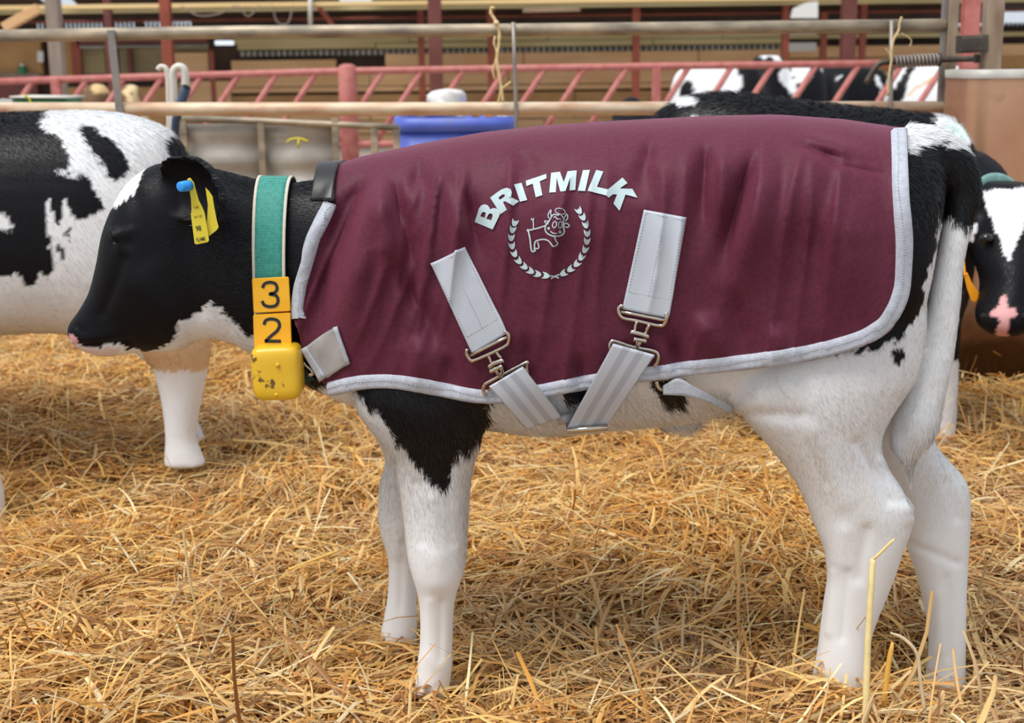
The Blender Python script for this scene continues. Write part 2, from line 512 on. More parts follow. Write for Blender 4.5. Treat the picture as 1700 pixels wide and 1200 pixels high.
for y, h, mt, xa, xb in rows:
    x = xa
    while x < xb - 5:
        x2 = min(xb, x + random.choice([230, 290, 340]))
        if xb - x2 < 60: x2 = xb
        hbeam('plank', x, x2 - 1.5, y + random.uniform(-0.6, 0.6), h, YB + random.uniform(-0.02, 0.02), 0.06, M[mt], wall)
        x = x2
# corrugated strip: separate ribs
for k in range(90):
    x = 400 + k * 10
    hbeam('corrugation_rib', x, x + 6, 84, 9, YB + 0.05, 0.05, M['corr_grey'], wall, bevel=0.01)
# plywood wall and doors to the left
for (xa, xb, ya, yb, mt) in [(-60, 70, 66, 124, 'wood_dark'), (100, 122, 66, 128, 'wood_dark'), (136, 176, 80, 122, 'olive_door'),
                             (200, 272, 80, 122, 'olive_door'), (288, 346, 88, 122, 'wood'), (-60, 64, 136, 175, 'maroon_steel'),
                             (110, 180, 145, 176, 'wood_dark'), (200, 300, 145, 176, 'wood_dark'), (300, 384, 135, 176, 'wood'),
                             (288, 346, 70, 84, 'olive_door'), (-60, 384, 178, 240, 'wood_dark')]:
    xm = (xa + xb) / 2
    hbeam('panel', xa, xb, (ya + yb) / 2, yb - ya, YB, 0.08, M[mt], wall, xc=xm)
for (xa, xb, y, h, mt) in [(-60, 66, 125, 5, 'wood_grey'), (128, 345, 69, 8, 'maroon_steel'), (128, 345, 77, 3, 'corr_grey'), (120, 135, 98, 60, 'red_steel'),
                           (213, 220, 102, 40, 'maroon_steel')]:
    hbeam('frame_rail', xa, xb, y, h, YB - 0.08, 0.06, M[mt], wall, xc=(xa + xb) / 2)
# glowing pane added for daylight through a slit gap
glow = MB().box(at(357, 71, YB - 0.02), at(388, 71, YB - 0.02), 0.02, 7 * 18 / FPX).build('glow_pane_1', None or M['white'], None, smooth=False, kind='structure',
                                                                            label='small glowing pane standing for a daylight gap in the back wall')
wm = mat_new('glowing_pane', (0.8, 0.9, 1, 1), 0.3)
_b = wm.node_tree.nodes['Principled BSDF']; _b.inputs['Emission Color'].default_value = (0.82, 0.9, 1, 1); _b.inputs['Emission Strength'].default_value = 0.9
glow.data.materials[0] = wm
# eaves: dark strip with daylight gaps
x = -60
eav = bpy.data.objects.new('trim_1', None); eav.location = (0, YB, 1.3)
link(eav, None, label='dark eaves strip with daylight showing through gaps', kind='structure')
gaps = [(58, 68), (98, 168), (188, 220), (238, 268), (282, 314), (1662, 1700)]
while x < 1800:
    g = next((g for g in gaps if g[0] <= x < g[1]), None)
    if g:
        hbeam('rib', x, x + 3.4, 45 + SL * (150 - x) * 0, 14, YB + 0.2, 0.05, M['roof'], eav, xc=x, bevel=0)
        x += 7.2
    else:
        nxt = min([gg[0] for gg in gaps if gg[0] > x] + [1800])
        hbeam('strip', x, nxt, 45 - SL * ((x + nxt) / 2 - 150) * 1.0, 22, YB + 0.2, 0.05, M['roof'], eav, xc=(x + nxt) / 2, bevel=0)
        x = nxt
# roof sheets, purlins
roof = bpy.data.objects.new('ceiling', None); roof.location = (0, YB, 1.5)
link(roof, None, label='dark sheeted barn roof on pale purlins', kind='structure')
x = -100
zl = at(150, 38, YB + 0.25)[2]
tan_s = math.tan(math.radians(13))
while x < 1900:
    sky = (98 <= x < 150) or (566 <= x < 622)
    x2 = x + 52
    Yn = 15.6 if sky else 14.5
    P0 = at(x, 40, YB + 0.3); P1 = at(x2, 40, YB + 0.3)
    zr = lambda P: P[2]
    zlo = zl + 0.0
    A0 = (P0[0], YB + 0.3, zlo); B0 = (P1[0], YB + 0.3, zlo)
    A1 = (P0[0] * 0.99, Yn, zlo + (YB + 0.3 - Yn) * tan_s); B1 = (P1[0] * 0.99, Yn, zlo + (YB + 0.3 - Yn) * tan_s)
    V = [A0, B0, B1, A1] + [(p[0], p[1], p[2] + 0.03) for p in (A0, B0, B1, A1)]
    mesh_obj('roof_sheet', V, [[0, 1, 2, 3], [7, 6, 5, 4], [0, 4, 5, 1], [1, 5, 6, 2], [2, 6, 7, 3], [3, 7, 4, 0]], M['roof'], roof, smooth=False)
    x = x2
hbeam('purlin', -100, 1800, 11, 5, 14.9, 0.09, M['purlin'], roof)
hbeam('purlin', -100, 1800, 3, 7, 14.2, 0.09, M['gold_wood'], roof)
hbeam('purlin', -100, 1800, 27, 3, 15.6, 0.06, M['red_steel'], roof)

POST = [(176, 188, -30, 14.2, 'maroon_steel', 'dark red steel stanchion left of the brighter red one', 0), (269, 286, -30, 13.0, 'red_steel', 'red oxide steel stanchion behind the bent white pipes', 0),
        (346, 353, 84, 15.5, 'red_steel', 'short red steel stanchion ending under the top rail', 0), (694, 704, 10, 15.4, 'red_steel', 'thin orange red stanchion beside the broad maroon one', 0),
        (712, 733, -30, 12.0, 'maroon_steel', 'broad maroon steel stanchion above the blue bin', 0), (809, 821, 5, 15.2, 'red_steel', 'red stanchion behind the hanging twine', 0),
        (1050, 1062, 3, 15.0, 'red_steel', 'orange red stanchion right of centre above the red feed barrier', 0), (1298, 1309, 0, 15.0, 'red_steel', 'red stanchion left of the hanging white panel', 0),
        (1362, 1372, 20, 15.4, 'red_steel', 'narrow red stanchion right of the hanging white panel', 0), (1397, 1419, -30, 12.0, 'maroon_steel', 'broad maroon stanchion above the spring bolt handle', 0),
        (1427, 1437, 0, 15.3, 'red_steel', 'thin dark red stanchion right of the broad maroon one', 0), (1597, 1622, -40, 7.4, 'red', 'pink red steel upright beside the gate post', 0)]
for xa, xb, yt, Yp, mt, lb, _ in POST:
    t = thing('steel_post', (at((xa + xb) / 2, yt, Yp)[0], Yp, -0.1), lb, 'post', 'steel stanchions of the barn')
    X = at((xa + xb) / 2, 60, Yp)[0]; w = (xb - xa) * (Yp + 2) / FPX; zt = at((xa + xb) / 2, yt, Yp)[2]
    for nm, dy, ww, dd in (('flange', -w * 0.4, w, w * 0.15), ('web', 0, w * 0.2, w * 0.65), ('flange', w * 0.4, w, w * 0.15)):
        beam(nm, (X, Yp + dy, zt), (X, Yp + dy, -0.1), dd if nm == 'x' else ww, dd, M[mt], t, 0.002, up=(0, 1, 0))
vpost('timber_post', 74, 95, -40, 11.0, M['wood_grey'], zbot=-0.1, label='weathered grey timber post on the left with a white card', cat='post')
beam('card', at(67, 85, YB - 0.045), at(67, 103, YB - 0.045), 0.075, 0.012, M['white'], None, 0.001, up=(0, 1, 0), label='small white card fixed beside the grey timber post', cat='card')
beam('brace', at(8, 46, 10.6), at(64, 14, 10.6), 0.08, 0.10, M['wood'], None, 0.004, up=(0, 1, 0), label='sloping timber brace above the top rail at far left', cat='brace')
t = thing('bottle', at(37, 122, YB - 0.09), 'small green bottle on the shelf beside the timber post', 'bottle')
MB().tube([at(37, 122.5, YB - 0.09), at(37, 112, YB - 0.09), at(37, 110, YB - 0.09)], [0.055, 0.055, 0.03], 12).build('body', M['green'], t)
MB().tube([at(37, 110, YB - 0.09), at(37, 106, YB - 0.09)], 0.03, 12).build('cap', M['white'], t)
t = thing('hanging_panel', at(1333, 32, 14.12), 'pale slanted panel hanging under the roof right of centre', 'panel')
P = [at(*p, 14.12) for p in [(1313, 30), (1358, 30), (1358, 2), (1340, 4), (1317, 14)]]
mesh_obj('sheet', P + [p + np.array([0, 0.04, 0]) for p in P], [[0, 1, 2, 3, 4], [9, 8, 7, 6, 5]] + [[i, i + 5, (i + 1) % 5 + 5, (i + 1) % 5] for i in range(5)], M['white'], t, smooth=False)
for ya, yb in ((53, 57), (71, 85)):
    hbeam('white_board', 1309, 1355, (ya + yb) / 2, yb - ya, YB - 0.045, 0.03, M['white'], None, xc=1332,
          label='white board below the hanging panel, %s' % ('narrow upper strip' if ya < 60 else 'lower wide one'), cat='board')
pipe('tube_lamp', [at(868, 16.5, 14.87), at(963, 14.5, 14.87)], 0.03, M['lamp'], label='unlit tube lamp under the purlin above the top rail', cat='lamp')
pipe('conduit_pole', [at(515, -20, 14.12), at(515, 44, 14.12)], 0.024, M['cream'], label='thin pale pole hanging in front of the roof', cat='pole')
beam('brace', at(528, 10, 14.3), at(552, 42, 14.3), 0.05, 0.05, M['red_steel'], None, 0.002, up=(0, 1, 0), label='diagonal red steel brace right of the thin pale pole', cat='brace')
for i, pts in enumerate([[(300, 9), (330, 26), (365, 22), (392, 8)], [(395, 8), (412, 27), (432, 7)], [(452, 7), (460, 36), (478, 38), (487, 7)]]):
    c = curve_pts([at(x, y, 14.16) for x, y in pts], 6)
    pipe('cable', c, 0.008, M['wood_grey'], None, 6, label=['long drooping cable under the roof', 'short drooping cable beside the pale pole', 'deep cable loop nearest the pale pole'][i], cat='cable', group='drooping roof cables')

# ------------------------------------------------------------------ red feed barrier
YF = 8.0
t = thing('feed_barrier', (0, YF, 0), 'faded red diagonal feed barrier behind the pipe gate', 'barrier')
top = [(-60, 137), (300, 126), (575, 118), (1090, 110), (1660, 103)]
pipe('top_rail', [at(x, y, YF) for x, y in top], 0.025, M['red'], t)
bot = [at(x, y + 122, YF) for x, y in top]
pipe('bottom_rail', bot, 0.025, M['red'], t)
ty = lambda x: np.interp(x, [p[0] for p in top], [p[1] for p in top])
for x in (53, 143, 205, 268, 333, 395, 458, 523, 635, 699, 768, 838, 903, 969, 1040, 1143, 1214, 1282, 1354, 1425, 1497, 1568):
    pipe('diagonal_bar', [at(x, ty(x) + 3, YF), at(x - 76, ty(x) + 121, YF)], 0.021, M['red'], t, 10)
for x, w, up in ((576, 30, 12), (93, 15, 0), (1090, 14, 0)):
    a = at(x, ty(x) - up, YF)
    w_ = w * 10 / FPX / 2
    if w > 20:
        MB().tube([(a[0], YF, 0), (a[0], YF, a[2] - 0.03), (a[0], YF, a[2] - 0.01), (a[0], YF, a[2])], [w_, w_, w_ * 0.8, w_ * 0.35], 18).build('post', M['red'], t)
    else:
        beam('post', (a[0], YF, a[2]), (a[0], YF, 0), 2 * w_, 2 * w_, M['red'], t, 0.005, up=(0, 1, 0))
for x in (1343, 430, 690, 1275):
    pass

# ------------------------------------------------------------------ sheeted hurdle with pipes
YH = 2.9
t = thing('sheeted_hurdle', (at(480, 300, YH)[0], YH, 0), 'galvanised sheeted hurdle between the calves behind the pipe gate', 'hurdle')
k_ = (YH + 2) / FPX
pipe('top_rail', [at(298, 196, YH), at(430, 201, YH), at(560, 207, YH), at(662, 212, YH)], 5.5 * k_, M['galv'], t)
for x, y in ((304, 197), (433, 202), (556, 196), (621, 212), (658, 213)):
    a = at(x, y, YH)
    beam('upright', (a[0], YH, a[2]), (a[0], YH, 0.02), 11 * k_, 0.02, M['galv'], t, 0.002, up=(0, 1, 0))
for xa, xb in ((306, 428), (438, 552)):
    a = at(xa, 206, YH + 0.02); b = at(xb, 210, YH + 0.02)
    zs = np.linspace(a[2], 0.1, 40)
    V = []
    for z in zs:
        yy = YH + 0.02 + 0.007 * math.sin(z * 62)
        V += [(a[0], yy, z), (b[0], yy, z), (b[0], yy + 0.004, z), (a[0], yy + 0.004, z)]
    Fc = []
    for i in range(39):
        for j in range(4):
            Fc.append([i * 4 + j, i * 4 + (j + 1) % 4, i * 4 + 4 + (j + 1) % 4, i * 4 + 4 + j])
    mesh_obj('sheet', V, Fc, M['sheet'], t)
pipe('bottom_rail', [at(298, 440, YH), at(660, 440, YH)], 5.5 * k_, M['galv'], t)
mk = [at(x, y, YH - 0.012) for x, y in [(476, 236), (484, 231), (498, 230), (512, 235)]]
MB().tube(curve_pts(mk, 5), 0.004, 6).build('yellow_mark', M['yellow_tag'], t)
MB().tube([at(496, 231, YH - 0.012), at(495, 246, YH - 0.012)], 0.004, 6).build('yellow_mark', M['yellow_tag'], t)

YP = 2.7; kp = (YP + 2) / FPX
t = thing('bent_pipe', at(296, 192, YP), 'two cream hooked pipes rising behind the spotted calf at left', 'pipe')
MB().tube(curve_pts([at(x, y, YP) for x, y in [(262, 116), (267, 111), (275, 114), (279, 130), (280, 160), (281, 215), (282, 400), (283, 552)]], 6), 4.5 * kp, 12).build('thin_hook', M['cream'], t)
MB().tube(curve_pts([at(x, y, YP) for x, y in [(290, 552), (289, 400), (288, 215), (288, 150), (287, 125), (291, 114), (299, 111), (306, 118), (308, 140), (305, 172)]], 6), 6.5 * kp, 14).build('thick_hook', M['cream'], t)
MB().tube([at(276, 117, YP), at(290, 118, YP)], 3 * kp, 8).build('cross_link', M['steel_grey'], t)
t = thing('hose', at(294, 192, YP - 0.06), 'dark blue hose end leaning by the cream hooked pipes', 'hose')
ha, hb = at(292, 200, YP - 0.06), at(309, 145, YP - 0.12)
MB().tube([at(268, 556, YP - 0.06), at(284, 300, YP - 0.06), ha, hb], [7 * kp, 7 * kp, 7 * kp, 8 * kp], 14).build('tube', M['navy'], t)
MB().tube([hb, hb + (hb - ha) * 0.02], [5.5 * kp, 5.5 * kp], 14).build('bore', M['hole'], t)

# ------------------------------------------------------------------ blue bin, bag, green crate
YV = 4.4
t = thing('blue_bin', (at(754, 250, YV)[0], YV + 0.4, 0), 'blue plastic bin standing behind the pipe gate', 'bin')
a, b = at(648, 196, YV), at(860, 196, YV)
zt = (a[2] + b[2]) / 2
def ring(sc, z, dx=0.45):
    cx = (a[0] + b[0]) / 2; hw = (b[0] - a[0]) / 2 * sc
    P = []
    for k in range(32):
        th = 2 * math.pi * k / 32
        x = np.sign(math.cos(th)) * abs(math.cos(th)) ** 0.35; y = np.sign(math.sin(th)) * abs(math.sin(th)) ** 0.35
        P.append((cx + hw * x, YV + 0.4 + 0.4 * sc * y, z))
    return P
def ringfaces(m, n=32):
    return [[i * n + k, i * n + (k + 1) % n, (i + 1) * n + (k + 1) % n, (i + 1) * n + k] for i in range(m - 1) for k in range(n)]
mesh_obj('tub', ring(0.86, 0.0) + ring(0.97, zt - 0.06) + ring(0.93, zt - 0.06) + ring(0.82, 0.03), ringfaces(4) + [list(range(32))[::-1], list(range(96, 128))], M['blue'], t)
mesh_obj('rim', ring(0.97, zt - 0.06) + ring(1.0, zt - 0.06) + ring(1.0, zt) + ring(0.94, zt) + ring(0.94, zt - 0.05), ringfaces(5), M['blue'], t)
def lump(name, cx, cy, cz, rx, ry, rz, mat, seed, amp=0.25, **kw):
    bm = bmesh.new(); bmesh.ops.create_icosphere(bm, subdivisions=3, radius=1)
    V = np.array([v.co[:] for v in bm.verts]); Fc = [[v.index for v in f.verts] for f in bm.faces]; bm.free()
    s = 1 + amp * vnoise(V[:, 0] * 1.7 + seed, V[:, 1] * 1.7 + V[:, 2] * 2.1, seed)
    return mesh_obj(name, V * s[:, None] * np.array([rx, ry, rz]) + np.array([cx, cy, cz]), Fc, mat, **kw)
c = at(738, 172, YV + 0.3); s_ = (YV + 2.3) / FPX
lump('feed_bag', c[0], c[1], c[2] - 0.02, 38 * s_, 0.12, 24 * s_, M['white'], 3, 0.55, label='crumpled white bag standing out of the blue bin', cat='bag')
for i, (x, w, mt) in enumerate([(704, 26, 'white'), (765, 9, 'white'), (790, 8, 'orange'), (813, 8, 'orange'), (838, 16, 'white')]):
    c = at(x, 191, YV + 0.1)
    lump('scrap_bag', c[0], c[1], c[2], w * s_, 0.06, 4 * s_, M[mt], 5 + i,
         label=['long white wrapper on the left of the blue bin rim', 'small white wrapper mid blue bin rim', 'orange wrapper left of its twin on the blue bin', 'orange wrapper nearer the right end of the blue bin', 'white wrapper at the right end of the blue bin'][i], cat='wrapper')
t = thing('green_crate', at(78, 185, 4.0), 'green tray with cream lid edge resting left behind the gate', 'tray')
k4 = 6 / FPX
g0 = MB().box(at(38, 169, 4.0), at(122, 169, 4.0), 0.25, 14 * k4, bevel=0.012).build('tray', M['green'], t)
MB().box(at(34, 160, 4.0), at(126, 161, 4.0), 0.27, 3 * k4, bevel=0.004).build('lid_edge', M['cream'], t)
MB().box(at(30, 190, 4.0), at(126, 190, 4.0), 0.3, 22 * k4, bevel=0.004).build('base', M['concrete'], t)
MB().tube(curve_pts([at(x, y, 3.86) for x, y in [(40, 158), (47, 162), (52, 172)]], 4), 0.004, 6).build('strap', M['yellow_tag'], t)
c = at(5, 172, 4.1)
lump('sack', c[0], c[1], c[2] - 0.03, 0.12, 0.1, 0.055, M['corr_grey'], 9, label='grey sack slumped left of the green tray', cat='sack')

# ------------------------------------------------------------------ pipe gate
YG = 2.2; kg = (YG + 2) / FPX
t = thing('pipe_gate', (0, YG, 0), 'galvanised pipe gate with horizontal rails across the pen', 'gate')
pipe('rail', [at(-60, 61, YG), at(400, 53, YG), at(850, 50, YG), at(1568, 42, YG)], 10.5 * kg, M['galv'], t, 18)
pipe('rail', [at(-60, 181, YG), at(560, 181, YG), at(1568, 179, YG)], 11 * kg, M['galv_rust'], t, 18)
for yy in (330, 480):
    pipe('rail', [at(-60, yy, YG), at(1568, yy - 4, YG)], 11 * kg, M['galv_rust'], t, 18)
beam('flat_bar', at(184, 50, YG - 0.022), at(199, 190, YG - 0.022), 12 * kg, 0.008, M['steel_grey'], t, 0.001, up=(0, 1, 0))
beam('flat_bar', at(199, 190, YG - 0.022), at(222, 480, YG - 0.022), 12 * kg, 0.008, M['steel_grey'], t, 0.001, up=(0, 1, 0))
pipe('tie_rod', [at(852, 37, YG - 0.022), at(854, 100, YG - 0.024), at(857, 190, YG - 0.024), at(858, 480, YG - 0.02)], 3.4 * kg, M['steel_grey'], t, 10)
pipe('tie_rod', [at(1480, 34, YG - 0.022), at(1479, 190, YG - 0.024), at(1478, 480, YG - 0.02)], 3.2 * kg, M['steel_grey'], t, 10)
a = at(1566, 60, YG)
beam('end_upright', (a[0], YG, 1.3), (a[0], YG, 0.1), 9 * kg, 9 * kg, M['steel_grey'], t, 0.003, up=(0, 1, 0))
a = at(1578, 60, YG)
beam('end_upright', (a[0], YG - 0.01, 1.3), (a[0], YG - 0.01, 0.05), 16 * kg, 16 * kg, M['rusty_post'], t, 0.003, up=(0, 1, 0))
bolt = pipe('bolt', curve_pts([at(x, y, YG - 0.04) for x, y in [(1438, 138), (1448, 120), (1458, 107), (1472, 103), (1500, 102), (1560, 99), (1640, 97)]], 5), 4.8 * kg, M['dark_iron'], t, 12)
sp = []
pa, pb = at(1484, 103, YG - 0.04), at(1558, 99, YG - 0.04)
for k in range(12 * 14 + 1):
    u = k / (12 * 14); th = 2 * math.pi * 12 * u
    sp.append(pa + (pb - pa) * u + 9 * kg * np.array([0, math.cos(th), math.sin(th)]))
MB().tube(sp, 1.8 * kg, 6).build('spring', M['steel_grey'], bolt)
MB().tube([at(1556, 99, YG - 0.04), at(1561, 99, YG - 0.04)], 11 * kg, 14).build('washer', M['dark_iron'], bolt)

t = thing('gate_post', (at(1648, 100, 2.0)[0], 2.0, 0), 'rust stained square gate post with latch box at right', 'post')
a = at(1648, 40, 2.0)
beam('post', (a[0], 2.0, 1.4), (a[0], 2.0, 0.85), 28 * 4 / FPX, 28 * 4 / FPX, M['rusty_post'], t, 0.004, up=(0, 1, 0))
beam('latch_box', at(1591, 74, 1.99), at(1636, 72, 1.99), 0.05, 28 * 4 / FPX, M['dark_iron'], t, 0.003)
beam('latch_box', at(1596, 74, 1.955), at(1630, 72.5, 1.955), 0.012, 22 * 4 / FPX, M['dark_iron'], t, 0.003)
pipe('socket', [at(1618, 97, 2.03), at(1650, 95, 2.03)], 0.013, M['dark_iron'], t)

# rust brown tank
t = thing('metal_tank', (at(1850, 650, 2.0)[0], 2.1, 0), 'rust brown sheet metal tank with pale rim at right edge', 'tank')
tank_m = noisy('rusty_sheet_metal', srgb(190, 138, 106), srgb(206, 160, 128), 5, 0.36, 0.6, bump=0.15, c3=srgb(140, 96, 70), bscale=25)
nt = tank_m.node_tree; N = nt.nodes; L = nt.links; bs = N['Principled BSDF']
src = bs.inputs['Base Color'].links[0].from_socket
geo = N.new('ShaderNodeNewGeometry'); sx = N.new('ShaderNodeSeparateXYZ'); L.new(geo.outputs['Position'], sx.inputs[0])
nz = N.new('ShaderNodeTexNoise'); nz.inputs['Scale'].default_value = 9; L.new(geo.outputs['Position'], nz.inputs['Vector'])
mm = N.new('ShaderNodeMath'); mm.operation = 'MULTIPLY_ADD'; mm.inputs[1].default_value = 0.22; L.new(nz.outputs['Fac'], mm.inputs[0]); L.new(sx.outputs['Z'], mm.inputs[2])
cr = N.new('ShaderNodeValToRGB'); cr.color_ramp.elements[0].position = 0.22; cr.color_ramp.elements[0].color = (1, 1, 1, 1)
cr.color_ramp.elements[1].position = 0.42; cr.color_ramp.elements[1].color = (0, 0, 0, 1)
L.new(mm.outputs[0], cr.inputs[0])
mx = N.new('ShaderNodeMixRGB'); mx.inputs[2].default_value = srgb(74, 50, 34); L.new(cr.outputs[0], mx.inputs[0]); L.new(src, mx.inputs[1]); L.new(mx.outputs[0], bs.inputs['Base Color'])
xl = at(1588, 400, 1.9)[0]; zt = at(1650, 116, 1.9)[2]; xr_ = xl + 0.75
def rrect(x0, x1, y0, y1, r, z, n=8):
    P = []
    for cx, cy, a0 in ((x1 - r, y0 + r, -90), (x1 - r, y1 - r, 0), (x0 + r, y1 - r, 90), (x0 + r, y0 + r, 180)):
        for k in range(n + 1):
            th = math.radians(a0 + 90 * k / n)
            P.append((cx + r * math.cos(th), cy + r * math.sin(th), z))
    return P
n4 = 36
Vt = sum([rrect(xl, xr_, 1.83, 2.12, 0.06, z) for z in (0.0, 0.25, 0.5, zt - 0.02)], [])
mesh_obj('shell', Vt, ringfaces(4, n4) + [list(range(n4))[::-1]], tank_m, t)
mesh_obj('rim', rrect(xl - 0.004, xr_ + 0.004, 1.826, 2.124, 0.064, zt - 0.022) + rrect(xl - 0.006, xr_ + 0.006, 1.824, 2.126, 0.066, zt) + rrect(xl + 0.02, xr_ - 0.02, 1.85, 2.10, 0.05, zt + 0.002),
         ringfaces(3, n4), M['sheet'], t)
mesh_obj('lid', rrect(xl + 0.02, xr_ - 0.02, 1.85, 2.10, 0.05, zt), [list(range(n4))], M['sheet'], t, smooth=False)

# twine
t = thing('baler_twine', at(826, 60, YG - 0.03), 'pale baler twine knotted over the top rail near centre', 'twine')
for nm, r, pts in (('strand', 2.4, [(821, 14), (816, 13), (815, 22), (821, 32), (825, 42), (829, 55), (828, 75), (825, 100), (830, 130), (833, 150), (835, 170)]),
               ('strand', 1.6, [(822, 60), (820, 72), (825, 88), (822, 105), (818, 115), (821, 132)]),
               ('strand', 1.6, [(832, 142), (830, 158), (827, 170)]), ('strand', 1.7, [(834, 146), (840, 142), (848, 136)])):
    MB().tube(curve_pts([at(x, y, YG - 0.034) for x, y in pts], 5), r * kg * (1 + 0.25 * vnoise(np.arange((len(pts) - 1) * 5 + 1) * 0.6, 0 * np.arange((len(pts) - 1) * 5 + 1), 4)), 7).build(nm, M['twine'], t)
lump('knot', *at(824, 38, YG - 0.036), 4.5 * kg, 4 * kg, 4.5 * kg, M['twine'], 6, parent=t)
t = thing('baler_twine', at(1478, 90, YG - 0.05), 'frayed twine hanging by the spring bolt on the right', 'twine')
for nm, r, pts in (('strand', 1.8, [(1497, 28), (1493, 40), (1492, 50), (1484, 65), (1480, 85), (1480, 100), (1476, 125), (1474, 160)]),
               ('strand', 1.0, [(1480, 95), (1474, 85), (1470, 80)]), ('strand', 0.8, [(1496, 55), (1508, 62), (1513, 68), (1510, 78)]), ('strand', 1.2, [(1484, 66), (1490, 58), (1493, 57)])):
    MB().tube(curve_pts([at(x, y, YG - 0.06) for x, y in pts], 5), r * kg, 6).build(nm, M['twine'], t)

# ================================================================== animals
BLACK = np.array([0.006, 0.006, 0.008]); WHITE = np.array([0.80, 0.815, 0.84]); PINK = np.array(srgb(214, 160, 160)[:3])
TEAL = np.array(srgb(176, 222, 214)[:3]); TAN = np.array(srgb(216, 184, 146)[:3]); HOOF = np.array(srgb(96, 80, 66)[:3])


def YC(x):
    """the main calf stands with its rump a little nearer the camera"""
    return -0.06 * np.clip((np.asarray(x, float) - 700) / 800.0, 0, 1)


def sec(tx, ty, bx, by, Y, hw, p=2.2, e=0.0):
    A, B = at(tx, ty, Y), at(bx, by, Y)
    return ((A + B) / 2, (A - B) / 2, np.array([0, hw, 0]), p, e)


def leg(rows, Y, p=2.1):
    out = []
    for r in rows:
        y, xl, xr, hw = r[:4]
        yy = r[4] if len(r) > 4 else Y
        out.append(sec(xl, y, xr, y, yy, hw, p))
    return out


def make_body(name, mb, parent, voxel, iters, coat, carve=None, centre=None):
    me = bpy.data.meshes.new(name)
    me.from_pydata(np.vstack(mb.v).tolist(), [], mb.f)
    bm = bmesh.new(); bm.from_mesh(me); bmesh.ops.recalc_face_normals(bm, faces=bm.faces[:]); bm.to_mesh(me); bm.free()
    o = bpy.data.objects.new(name, me)
    COL.objects.link(o)
    r = o.modifiers.new('r', 'REMESH'); r.mode = 'VOXEL'; r.voxel_size = voxel
    s = o.modifiers.new('s', 'SMOOTH'); s.factor = 0.5; s.iterations = iters
    dg = bpy.context.evaluated_depsgraph_get()
    me2 = bpy.data.meshes.new_from_object(o.evaluated_get(dg))
    bpy.data.objects.remove(o); bpy.data.meshes.remove(me)
    me2.name = name
    me2.polygons.foreach_set('use_smooth', np.ones(len(me2.polygons), bool))
    V = np.empty(len(me2.vertices) * 3); me2.vertices.foreach_get('co', V); V = V.reshape(-1, 3)
    if carve:
        Nn = np.empty(len(V) * 3); me2.vertex_normals.foreach_get('vector', Nn); Nn = Nn.reshape(-1, 3)
        Q = V.copy(); yc = centre(Q); near = Q[:, 1] < yc
        x, y = side_px(Q); d = np.zeros(len(V))
        for x0, y0, x1, y1, w, a, ymin, ymax in carve:
            dx, dy = x1 - x0, y1 - y0
            t = np.clip(((x - x0) * dx + (y - y0) * dy) / (dx * dx + dy * dy), 0, 1)
            r = np.hypot(x - x0 - t * dx, y - y0 - t * dy)
            d += np.where((Q[:, 1] > ymin) & (Q[:, 1] < ymax), a * np.exp(-(r / w) ** 2), 0)
        V = V + Nn * d[:, None]
        me2.vertices.foreach_set('co', V.ravel()); me2.update()
    ca = me2.color_attributes.new('coat', 'FLOAT_COLOR', 'POINT')
    c4 = np.ones((len(V), 4)); c4[:, :3] = coat(V)
    ca.data.foreach_set('color', c4.ravel())
    me2.materials.clear(); me2.materials.append(M['coat'])
    ob = bpy.data.objects.new(name, me2)
    return link(ob, parent)


